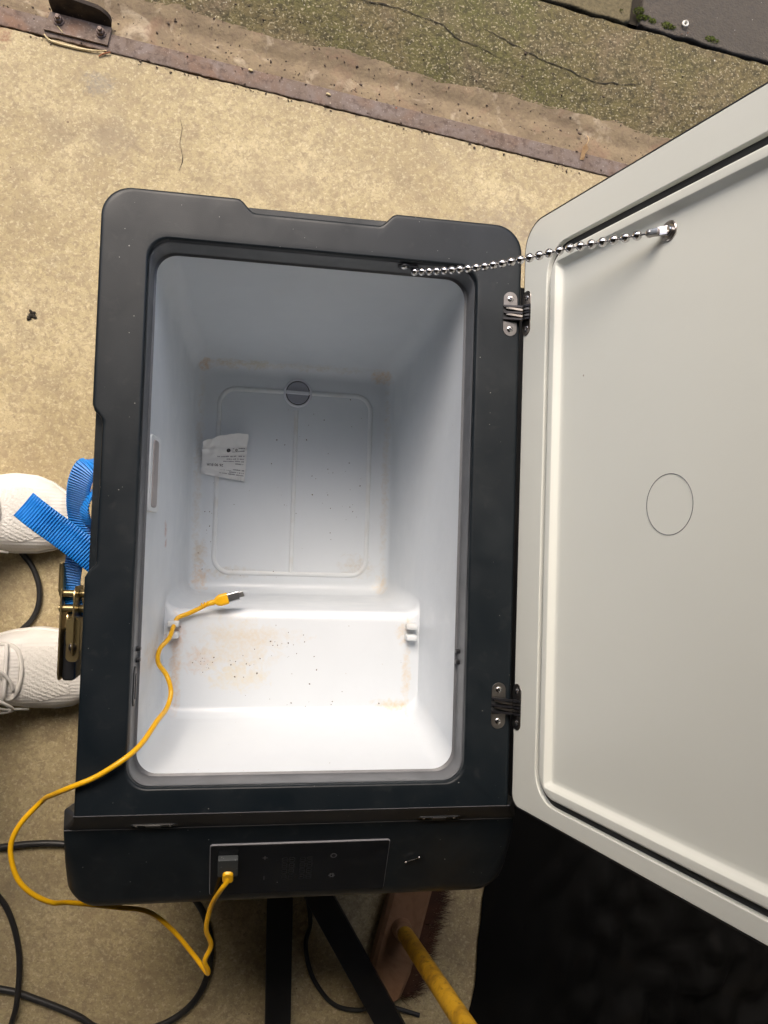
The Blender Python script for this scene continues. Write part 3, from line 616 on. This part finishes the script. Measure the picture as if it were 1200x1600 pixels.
bm = B(); box(bm, -.0055, .0050, -.0034, .0034, -.0030, .0030, .0010, mx); bmesh.ops.create_icosphere(bm, subdivisions=2, radius=.0040, matrix=mx @ Matrix.Translation((-.0035, 0, 0))); mk('chain_connector', bm, 'dullchrome', ch)
mx = ML @ Matrix.Translation((.2055, FLIP*.2458, -.0054))
bm = B(); lathe(bm, [(.0088, 0), (.0088, .0010), (.0080, .0018), (.0070, .0014), (.0058, .0003)], mx, 28); mk('chain_anchor_cup', bm, 'dullchrome', ch)
bm = B(); box(bm, -.0030, .0050, -.0040, .0040, -.0008, .0014, .0006, frame(pts[-1].lerp(LP(.2458, .2045, .002), .75), LP(.2458, .205, .003)-pts[-1], (0, 1, 0))); lathe(bm, [(.0045, .0004), (.0045, .0026), (.003, .0036)], mx, 20); mk('chain_anchor_screw', bm, 'chrome', ch)

# ------------------------------------------------------------------ things in and on the cool box
# receipt
t = thing('receipt', 'small crumpled white till receipt lying on the cool box floor', 'receipt', (-.105, .09, -.389))
def rc(a, b):
    """a 0..1 left to right, b 0..1 bottom to top"""
    p = Vector((-.1380, .0668, 0))*(1-a)*(1-b) + Vector((-.0735, .0575, 0))*a*(1-b) + Vector((-.1360, .1130, 0))*(1-a)*b + Vector((-.0702, .1283, 0))*a*b
    p.y += .0016*N2(a*7, 3, 1, 5)*b; p.x += .0012*N2(b*6, 9, 1)
    p.y += .005*math.sin(math.pi*a)*max(0, (b-.8)*5)
    fold = .66 + .10*(1-a)
    z = -.3885 + .0035*math.exp(-((b-fold)/.05)**2) + .016*max(0, b-fold)**1.1*2 + .0045*(.5+.5*N2(a*3, b*3, 1, 4)) + .0016*N2(a*9, b*9, 1, 2) + .006*(1-a)*b*b + .003*math.exp(-(b/.06)**2) * abs(N2(a, 1, 6))*2
    return Vector((p.x, p.y, z))
bm = B(); n = 30; rows = [[rc(i/n, j/n) for i in range(n+1)] for j in range(n+1)]; loft(bm, rows, closed=False)
bmesh.ops.recalc_face_normals(bm, faces=bm.faces); 
if sum(f.normal.z for f in bm.faces) < 0: bmesh.ops.reverse_faces(bm, faces=bm.faces)
bmesh.ops.solidify(bm, geom=bm.faces[:], thickness=.00012); mk('paper', bm, 'paper', t, sharp=70)
def on_receipt(bm):
    """wrap flat marks (written in 0..1 paper coordinates) on to the curved paper"""
    for v in bm.verts: a, b, h = v.co; v.co = rc(a, b) + Vector((0, 0, .0004 + h))
def marks(name, spec, m):
    bm = B(); rnd = random.Random(2)
    for a0, a1, b, h in spec:
        x = a0
        while x < a1:
            w = rnd.uniform(.008, .016); y = b + .0*(x)
            if rnd.random() < .84:
                hh = h*rnd.uniform(.6, 1)
                bm.faces.new([bm.verts.new(q) for q in ((x, y-hh/2, 0), (min(x+w, a1), y-hh/2, 0), (min(x+w, a1), y+hh/2, 0), (x, y+hh/2, 0))])
            x += w + .007
    on_receipt(bm); return mk(name, bm, m, t, smooth=False)
marks('printed_line', [(.32, .96, .54, .030), (.55, .96, .475, .028), (.48, .96, .42, .028), (.76, .96, .36, .028), (.70, .97, .225, .026), (.40, .68, .20, .014), (.64, .97, .165, .028), (.40, .97, .115, .026)], 'inkpale')
def text_mesh(body, size):
    c = bpy.data.curves.new('t', 'FONT'); c.body = body; c.size = size; c.align_x = 'CENTER'; c.align_y = 'CENTER'; c.offset = .006*size; o = bpy.data.objects.new('t', c); COL.objects.link(o)
    bpy.context.view_layer.update(); me = bpy.data.meshes.new_from_object(o); bpy.data.objects.remove(o); bm = B(); bm.from_mesh(me); bpy.data.meshes.remove(me); return bm
bm = text_mesh('26 90 EUR', .10)
for v in bm.verts: v.co = Vector((.30 - v.co.x*.86, .315 - v.co.y, 0))
on_receipt(bm); mk('printed_price', bm, 'ink', t, smooth=False)
bm = B()
def disc(cx, cy, r0, r1, n=20):
    for k in range(n):
        a, b = 2*math.pi*k/n, 2*math.pi*(k+1)/n
        bm.faces.new([bm.verts.new((cx+r*math.cos(q), cy+r*math.sin(q), 0)) for r, q in ((r0, a), (r1, a), (r1, b), (r0, b))])
disc(.585, .685, .018, .044); disc(.585, .685, .004, .016)
def rect(a0, a1, b0, b1): bm.faces.new([bm.verts.new(q) for q in ((a0, b0, 0), (a1, b0, 0), (a1, b1, 0), (a0, b1, 0))])
rect(.84, .945, .645, .72); rect(.68, .84, .712, .724); rect(.68, .84, .640, .648); rect(.675, .685, .64, .72); disc(.76, .675, .014, .026)
on_receipt(bm); mk('printed_symbols', bm, 'ink', t, smooth=False)

# yellow cable
t = thing('charging_cable', 'yellow charging cable running from inside the cool box round to its control panel', 'cable', (-.12, -.11, -.19))
CP = [(-.1080, -.1080, -.1780), (-.120, -.1150, -.1820), (-.1330, -.1215, -.1835), (-.1450, -.1270, -.1820), (-.1490, -.1370, -.1760), (-.1510, -.1475, -.1500), (-.1600, -.1590, -.1400), (-.1595, -.1720, -.1250), (-.1470, -.1830, -.1020), (-.1415, -.2000, -.0980),
      (-.1440, -.2150, -.0850), (-.1500, -.2210, -.0480), (-.1600, -.2350, -.0160), (-.1725, -.2440, .0060), (-.198, -.2605, .0075), (-.221, -.2710, .0040), (-.2440, -.2860, -.0200), (-.2600, -.3010, -.0500), (-.2810, -.3250, -.0520), (-.2890, -.3480, -.0520), (-.2830, -.3770, -.0540), (-.2700, -.3970, -.0600), (-.2520, -.4150, -.0750),
      (-.2380, -.4270, -.1000), (-.1940, -.4430, -.1200), (-.1590, -.4520, -.1250), (-.1320, -.4760, -.1300), (-.1090, -.5060, -.1350), (-.0960, -.5230, -.1350), (-.0905, -.5270, -.1300), (-.0905, -.5200, -.1250), (-.0940, -.5060, -.1180), (-.0875, -.4850, -.1100), (-.0930, -.4600, -.0950), (-.0880, -.4270, -.0760), (-.0780, -.3980, -.0480), (-.0720, -.3870, -.0410), (-.0712, -.3800, -.0400)]
bm = B(); tube(bm, smoothpts(CP, 7), .0027, 10); mk('cable_sheath', bm, 'yellow', t, sharp=80)
d_ = Vector((-.0790, -.0990, -.1800)) - Vector((-.1080, -.1080, -.1785)); mx = frame((-.1065, -.1078, -.1785), d_, (0, 0, 1).__class__((-.3, .95, 0)))
bm = B(); loft(bm, [[mx @ Vector((x, y, z)) for y, z in rloop(-w, w, -h, h, min(h, .003), 3, 4)] for x, w, h in ((-.002, .0030, .0030), (.003, .0036, .0034), (.0055, .0032, .0031), (.008, .0055, .0040), (.012, .0072, .0046), (.021, .0072, .0046), (.022, .0066, .0042))], True, True)
pg = mk('plug_boot', bm, 'yellow', t, sharp=50)
for q in (-.010, -.0065, -.003):
    bm = B(); lathe(bm, [(.0030, -.0008), (.0036, 0), (.0030, .0008)], mx @ Matrix.Translation((q, 0, 0)) @ Matrix.Rotation(R(90), 4, 'Y'), 14); mk('strain_relief', bm, 'yellow', pg)
bm = B(); loft(bm, [[mx @ Vector((x, y, z)) for y, z in rloop(-.0058, .0058, -.0034, .0034, .002, 3, 4)] for x in (.0219, .0355)], True, True); mk('plug_shell', bm, 'plugmetal', pg)
bm = B(); box(bm, .0355, .0420, -.0034, .0034, -.0010, .0010, .0006, mx); mk('plug_tip', bm, 'plugmetal', pg)
bm = B()
for k in range(6): box(bm, .037, .041, -.0026+k*.0009, -.0022+k*.0009, .001, .0013, mx=mx)
mk('plug_contacts', bm, 'gold', pg, smooth=False)
bm = B(); bo_ = frame((-.0708, -.3765, -.0435), MP.to_3x3() @ Vector((1, 0, 0)), PS)
loft(bm, [[bo_ @ Vector((x, y - z*.5, z)) for x, y in rloop(-.0055, .0055, -.0075, .0075, .004, 3, 5)] for z in (-.004, .006)] + [[bo_ @ Vector((x, y-.003, .0075)) for x, y in rloop(-.004, .004, -.006, .006, .003, 3, 5)]], True, True); mk('usb_boot', bm, 'yellow', t)

# bent wire bit on the housing
bm = B(); q0 = PC + Vector((.1215, .0, .0)); mf = frame(PC, (1, 0, 0), PS)
tube(bm, smoothpts([mf @ Vector(p) for p in ((.115, .0035, .0024), (.119, .0060, .0030), (.124, .0072, .0028), (.129, .0100, .0024))]), .0007, 6)
for p in ((.115, .0035, .0024), (.129, .0100, .0024)): bmesh.ops.create_icosphere(bm, subdivisions=2, radius=.0013, matrix=Matrix.Translation(mf @ Vector(p)))
tag(mk('bent_wire', bm, 'chrome', base=mf @ Vector((.122, .007, .001))), 'tiny bent bright wire bit stuck on the housing right of the control panel', 'wire')

# crumbs
bm = B(); rnd = random.Random(21)
spots = [(-.01, -.160, .05, .02, 8, -.1905), (-.05, -.185, .05, .03, 14, -.1905), (.0, -.18, .13, .05, 18, -.1905), (-.11, -.18, .012, .012, 16, -.1905), (-.05, -.078, .05, .006, 10, -.3895), (.03, .05, .11, .12, 40, -.3898), (-.02, .238, .13, .006, 26, -.3885), (-.125, .0, .015, .12, 18, -.3895), (.02, -.232, .1, .006, 8, -.188)]
for cx, cy, rx, ry, n, z in spots:
    for _ in range(n):
        x, y = cx+rnd.gauss(0, .5)*rx, cy+rnd.gauss(0, .5)*ry; r = .00025+abs(rnd.gauss(0, .00032))
        if z > -.2: y = min(max(y, -.236), -.135); 
        else: y = min(max(y, -.1), .228)
        x = min(max(x, -.142), .136)
        bmesh.ops.create_icosphere(bm, subdivisions=1, radius=1, matrix=Matrix.Translation((x, y, z+r*.3)) @ Matrix.Rotation(rnd.random()*6, 4, 'Z') @ Matrix.Diagonal((r*1.5, r, r*.6, 1)))
o = mk('crumbs', bm, 'crumb', base=(0, 0, -.39), sharp=180); o['kind'] = 'stuff'; tag(o, 'dark crumbs and dirt specks scattered in the white cool box', 'crumbs')

# ------------------------------------------------------------------ strap and ratchet on the left side
t = thing('ratchet_strap', 'blue webbing strap with brass coloured ratchet buckle hanging beside the cool box', 'ratchet strap', (-.26, -.08, -.22))
def webbing(name, P, width, side, pitch=.0033, taper=None):
    P = smoothpts(P, 24); L = [0]
    for a, b in zip(P, P[1:]): L.append(L[-1]+(b-a).length)
    n = int(L[-1]/(pitch/6)); bm = B(); rows = []; j = 0
    for i in range(n+1):
        d = L[-1]*i/n
        while j < len(L)-2 and L[j+1] < d: j += 1
        p = P[j].lerp(P[j+1], (d-L[j])/max(L[j+1]-L[j], 1e-9)); tn = (P[j+1]-P[j]).normalized()
        s = side(i/n) if callable(side) else Vector(side); s = (s - tn*s.dot(tn)).normalized(); nn = tn.cross(s).normalized()
        ph = 2*math.pi*d/pitch; h = .00095*math.sin(ph)
        bow = lambda q: nn*(.0012*q*q*math.sin(i/n*3+1))
        top = [p + s*width*.5*q + bow(q) + nn*((.0009 + h)*(1 if abs(q) < .97 else .4)) for q in (-1, -.96, -.5, 0, .5, .96, 1)]
        bot = [p + s*width*.5*q + bow(q) - nn*((.0009 + h)*(1 if abs(q) < .97 else .4)) for q in (1, .96, .5, 0, -.5, -.96, -1)]
        rows.append(top+bot)
    loft(bm, rows, True, True); return mk(name, bm, 'blue', t, sharp=179)
webbing('webbing_tail', [(-.3175, .0040, -.145), (-.300, -.0090, -.140), (-.278, -.0255, -.146), (-.258, -.041, -.150), (-.238, -.0580, -.158), (-.222, -.072, -.165)], .0335, (.62, .78, 0))
webbing('webbing_loop', [(-.232, .062, -.150), (-.247, .052, -.140), (-.258, .034, -.150), (-.264, .012, -.168), (-.266, -.010, -.185), (-.262, -.035, -.195)], .028, lambda q: Vector((1, .25-.3*q, .45)))
webbing('webbing_fold', [(-.225, .030, -.130), (-.243, .018, -.146), (-.251, .002, -.150), (-.250, -.014, -.160), (-.238, -.028, -.17)], .018, (.55, .2, .8))
webbing('webbing_strand', [(-.262, -.030, -.175), (-.268, -.060, -.185), (-.272, -.090, -.195), (-.268, -.1180, -.200), (-.258, -.130, -.215)], .0215, (1, .05, .22))
webbing('webbing_lower', [(-.2475, -.13, -.215), (-.2475, -.18, -.215), (-.2470, -.215, -.225), (-.244, -.24, -.245)], .03, (.2, 0, 1))
# buckle: two side plates, handle, axle, rivets
def sideplate(x, y0, y1, z0, z1, m='brass', th=.002, nm='side_plate'):
    bm = B(); mx = frame((x, (y0+y1)/2, (z0+z1)/2), (0, 1, 0), (0, 0, 1)); plate(bm, rloop(-(y1-y0)/2, (y1-y0)/2, -(z1-z0)/2, (z1-z0)/2, .012, 4, 6), -th/2, th/2, mx, .0004); return mk(nm, bm, m, t)
sideplate(-.2815, -.205, -.085, -.235, -.185); sideplate(-.2625, -.172, -.090, -.215, -.165)
sideplate(-.2745, -.165, -.120, -.235, -.190)
bm = B(); box(bm, -.2795, -.2640, -.206, -.145, -.235, -.195, .004); mk('ratchet_handle', bm, 'blackplastic', t)
bm = B(); box(bm, -.2860, -.2790, -.100, -.062, -.225, -.185, .003); mk('handle_grip', bm, 'brass', t)
for y in (-.100, -.118):
    bm = B(); tube(bm, [(-.284, y, -.192), (-.250, y, -.186)], .0045, 12); mk('axle', bm, 'brass', t)
bm = B(); bmesh.ops.create_icosphere(bm, subdivisions=2, radius=1, matrix=Matrix.Translation((-.2635, -.162, -.172)) @ Matrix.Diagonal((.0048, .0055, .0048, 1))); mk('rivet', bm, 'steel', t)
bm = B(); loft(bm, [[(x, y, -.176) for x, y in rloop(-.2715, -.2560, -.180, -.128, .0065, 4, 6)], [(x, y, -.174) for x, y in rloop(-.2710, -.2565, -.1795, -.1285, .0065, 4, 6)]], True, True); mk('pawl_plate', bm, 'brass', t)

# ------------------------------------------------------------------ person: sneakers and trouser legs
PRS = thing('person', 'person standing left of the cool box in white knit lace-up sneakers', 'person', (-.45, -.13, G))
def interp(tb, x):
    for (a, b), (c, d) in zip(tb, tb[1:]):
        if x <= c:
            q = (x-a)/(c-a); q = q*q*(3-2*q)*.4 + q*.6; return b+(d-b)*q
    return tb[-1][1]
WT = [(0, .004), (.003, .017), (.009, .028), (.02, .040), (.038, .0505), (.06, .0565), (.09, .0580), (.125, .054), (.165, .046), (.21, .041), (.255, .040), (.28, .031), (.29, .012)]
HT = [(0, .026), (.008, .038), (.022, .047), (.05, .057), (.09, .070), (.12, .082), (.16, .097), (.2, .105), (.29, .108)]
def sneaker(toe, ang, mir):
    f = bpy.data.objects.new('sneaker', None); link(f, PRS, (toe[0]-.14, toe[1], G))
    ca, sa = math.cos(ang), math.sin(ang)
    def W_(d, y, z):
        bend = .010*mir*math.sin(min(d, .2)/.2*math.pi) - .004*mir
        y += bend; return Vector((toe[0] - d*ca - y*sa, toe[1] - d*sa + y*ca, G + z))
    def surf(d, q, lift=0):
        w, h = interp(WT, d), interp(HT, d)
        a = q*math.pi/2; return W_(d, (w+lift)*math.copysign(abs(math.sin(a))**.82, q), .022 + (h-.022+lift)*max(math.cos(a), 0)**.72)
    ds = [.29*(k/64)**1.35 for k in range(65)]
    bm = B(); loft(bm, [[surf(d, -1+2*k/44) for k in range(45)] for d in ds], closed=False)
    for face in bm.faces:
        c = face.calc_center_median(); 
    mk('knit_upper', bm, 'knit', f, base=(toe[0], toe[1], G), sharp=180)
    # perforated toe patch, raised a hair over the upper
    bm = B(); rows = []
    for k in range(22):
        d = .036 + .062*k/21; lo, hi = -.46+.05*math.sin(k*.3), .42*(1 if mir > 0 else 1.1)
        ew = .5+.5*math.sin(math.pi*min(max(k/21, .06), .94)); rows.append([surf(d, (lo+(hi-lo)*j/20)*(.55+.45*ew), .0007) for j in range(21)])
    loft(bm, rows, closed=False); mk('toe_patch', bm, 'knitdots', f, base=(toe[0], toe[1], G), sharp=180)
    # sole
    def sl(z, e): 
        L1 = []
        for sgn, rng in ((1, ds), (-1, ds[::-1])):
            for d in rng: L1.append(W_(d - e*(1 if d < .02 else 0) * (1-d/.02 if d < .02 else 0) + (e if d > .28 else 0), sgn*(interp(WT, d)+e), z))
        return L1
    bm = B(); loft(bm, [sl(0.0005, -.003), sl(.003, .001), sl(.010, .0028), sl(.018, .0032), sl(.0245, .0028), sl(.0265, .0012), sl(.027, -.002)], True); mk('foam_sole', bm, 'sole', f, sharp=60)
    # eyestay: padded U round the tongue
    P = [surf(d, q, .001) for d, q in ((.185, -.62), (.15, -.58), (.122, -.48), (.106, -.30), (.099, 0), (.106, .30), (.122, .48), (.15, .58), (.185, .62))]
    bm = B(); tube(bm, smoothpts(P, 8), .0036, 10, flat=(Vector((0, 0, 1)), .75)); mk('eyestay', bm, 'sole', f, sharp=80)
    bm = B(); loft(bm, [[surf(.103+.1*i/16, -.45+.9*j/12, .0012+.0008*math.sin(i*1.7)) for j in range(13)] for i in range(17)], closed=False); mk('tongue', bm, 'knit', f, sharp=180)
    for k in range(4):
        d = .118+k*.022
        bm = B(); tube(bm, smoothpts([surf(d+.004, -.46, .003), surf(d, -.2, .007), surf(d, .2, .007), surf(d+.004, .46, .003)], 8), .0030, 8, flat=(Vector((0, 0, 1)), .6)); mk('lace', bm, 'lace', f, sharp=80)
    bm = B()
    tube(bm, smoothpts([surf(.155, 0, .012), surf(.135, -.20*mir, .016), surf(.116, -.40*mir, .012), surf(.110, -.62*mir, .008), surf(.122, -.72*mir, .010), surf(.142, -.60*mir, .013), surf(.158, -.2*mir, .014)], 9), .0024, 8)
    tube(bm, smoothpts([surf(.150, 0, .013), surf(.128, .05, .014), surf(.112, -.05*mir, .008), surf(.108, -.2*mir, .005)], 8), .0026, 8)
    tube(bm, smoothpts([surf(.150, -.3*mir, .012), surf(.125, -.62*mir, .008), surf(.105, -.78*mir, .004), surf(.095, -.86*mir, .003)], 8), .0019, 8)
    mk('lace_bow', bm, 'lace', f, sharp=80)
    return f
sneaker((-.3240, -.0030), R(2), 1)
sneaker((-.2820, -.2400), R(-1), 1)
for y in (-.02, -.235):
    bm = B(); x = -.55 if y > -.1 else -.51
    ctr = smoothpts([(x, y, G+.07), (x, y, G+.2), (x-.01, y-.0, G+.48), (x-.06, y*.9-.01, G+.86)], 6)
    tube(bm, ctr, lambda q: .054+.030*q, 24, flat=None); mk('trouser_leg', bm, 'denim', PRS, sharp=80)

# ------------------------------------------------------------------ black cords on the floor
def cord(P, label, r=.0042):
    bm = B(); pts = smoothpts([(x, y, z) for x, y, z in P], 10); tube(bm, pts, r, 10)
    return tag(mk('extension_cord', bm, 'cord', base=(P[0][0], P[0][1], G), sharp=80), label, 'cord', 'black cords on the garage floor')
g = G + .0045
cord([(-.47, -.03, g), (-.425, -.045, g), (-.404, -.065, g), (-.389, -.086, g), (-.3795, -.115, g), (-.381, -.146, g), (-.396, -.172, g), (-.431, -.196, g), (-.50, -.20, g)], 'black cord curving on the floor between the two white sneakers')
cord([(-.62, -.56, g), (-.46, -.515, g), (-.417, -.507, g), (-.372, -.503, g), (-.325, -.505, g), (-.24, -.52, g), (-.17, -.55, g), (-.126, -.598, g), (-.108, -.631, g), (-.099, -.671, g), (-.104, -.719, g), (-.124, -.757, g), (-.162, -.784, g), (-.215, -.795, g), (-.266, -.784, g), (-.295, -.765, g), (-.352, -.738, g), (-.407, -.718, g), (-.5, -.71, g), (-.65, -.74, g)], 'looped black cord on the floor behind the yellow cable at lower left', .0050)
cord([(-.55, -.50, g+.009), (-.45, -.545, g+.009), (-.413, -.585, g), (-.393, -.626, g), (-.382, -.674, g+.003), (-.381, -.731, g+.009), (-.389, -.768, g+.003), (-.41, -.84, g), (-.48, -.93, g)], 'black cord running down the lower left edge across another cord', .0042)
cord([(.03, -.50, g), (.046, -.58, g), (.056, -.639, g), (.050, -.679, g), (.064, -.730, g), (.097, -.772, g), (.138, -.785, g), (.175, -.779, g), (.24, -.80, g)], 'thin black cord lying in shade beneath the diagonal black bar', .0036)

# ------------------------------------------------------------------ stand under the cool box
t = thing('black_stand', 'black steel stand with splayed flat bars under the cool box front', 'stand', (0, -.1, G))
bm = B(); box(bm, -.17, .17, -.33, .26, G+.020, G+.035, .003); mk('platform', bm, 'standpaint', t)
for a, b, w, h in (((0, -.30, G+.028), (.012, -1.0, G+.028), .040, .018), ((-.098, -.30, G+.05), (.3350, -1.045, G+.05), .040, .02)):
    a, b = Vector(a), Vector(b); d = b-a; mx = frame(a, d, (0, 0, 1).__class__((0, 0, 1)) if False else Vector((0, 0, 1)))
    bm = B(); box(bm, 0, d.length, -h/2, h/2, -w/2, w/2, .002, mx); mk('leg', bm, 'standpaint', t)
for x, y in ((-.15, -.28), (.15, -.28), (-.15, .24), (.15, .24)):
    bm = B(); lathe(bm, [(.02, G), (.02, G+.018), (.016, G+.0202)], Matrix.Translation((x, y, 0)), 20); mk('foot', bm, 'cord', t)

# ------------------------------------------------------------------ broom
t = thing('broom', 'broom with brown wooden head, coir bristles and worn yellow handle', 'broom', (.21, -.64, G))
ax = Vector((-.030, -.122, 0)).normalized(); ay = Vector((-ax.y, ax.x, 0)); c0 = Vector((.2000, -.645, -.452)); MB = frame(c0, ax, ay)   # ay points to the right of the picture
bm = B(); 
secs = [(-.150, .020), (-.142, .026), (-.070, .0330), (.066, .0330), (.105, .027), (.112, .020)]
rows = []
for x, w in secs: rows.append([MB @ Vector((x, y, z)) for y, z in ((-w, -.012), (-w, .006), (-w+.006, .0115), (w-.006, .0115), (w, .006), (w, -.012))])
loft(bm, rows, True, True); mk('broom_head', bm, 'broomwood', t, sharp=8)
bm = B(); rnd = random.Random(9)
for k in range(3800):
    x = rnd.uniform(-.145, .108); s_ = rnd.uniform(-.026, .031); y1 = s_ + .012 + rnd.gauss(.012, .007) + .018*(s_+.026)/.05
    p0 = Vector((x, s_, -.011)); p2 = Vector((x+rnd.gauss(0, .012), y1+ rnd.random()*.01, G+.0015-c0.z + rnd.random()*.004)); p1 = (p0+p2)/2 + Vector((rnd.gauss(0, .003), .005, .003))
    w = Vector((.0005, .0003, 0)); q = [MB @ p for p in (p0-w, p0+w, p1+w, p1-w, p2)]
    v = [bm.verts.new(a) for a in q]; bm.faces.new((v[0], v[1], v[2], v[3])); bm.faces.new((v[3], v[2], v[4]))
o = mk('bristles', bm, 'bristle', t, smooth=False); o['kind'] = 'stuff'
bm = B(); h0, h1 = Vector((.1985, -.637, -.418)), Vector((.2120, -.600, -.130)); hd = (h1-h0)
P = [h0, h0+hd*.012, h0+hd*.035] + [h0+hd*(.08+k*.2) for k in range(18)]
tube(bm, P, lambda q: .0127 if q > .12 else (.0085 if q < .02 else .0115 if q < .07 else .0125), 20); mk('handle', bm, 'broomyellow', t, sharp=60)
bm = B(); lathe(bm, [(.016, -.024), (.015, 0), (.0125, .003)], frame(h0 + Vector((0, 0, .002)), (1, 0, 0), (0, 1, -.12)), 20); mk('handle_socket', bm, 'broomwood', t)

# ------------------------------------------------------------------ black sheeting, extended under the lid to darken the hinge gap
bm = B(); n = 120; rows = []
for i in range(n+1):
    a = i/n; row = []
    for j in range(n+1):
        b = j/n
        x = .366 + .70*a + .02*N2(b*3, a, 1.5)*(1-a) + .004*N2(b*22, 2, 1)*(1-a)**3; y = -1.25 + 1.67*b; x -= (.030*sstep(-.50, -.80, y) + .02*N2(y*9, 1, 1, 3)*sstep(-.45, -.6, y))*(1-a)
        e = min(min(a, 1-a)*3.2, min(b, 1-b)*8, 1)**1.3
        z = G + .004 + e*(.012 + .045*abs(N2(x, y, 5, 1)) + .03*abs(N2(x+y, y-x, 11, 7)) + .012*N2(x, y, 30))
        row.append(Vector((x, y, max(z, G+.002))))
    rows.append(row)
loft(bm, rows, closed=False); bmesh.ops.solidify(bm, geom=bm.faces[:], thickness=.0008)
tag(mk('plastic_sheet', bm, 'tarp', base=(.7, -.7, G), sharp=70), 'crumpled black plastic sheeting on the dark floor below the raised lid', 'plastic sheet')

for o in bpy.data.objects:
    if 'w' in o: del o['w']
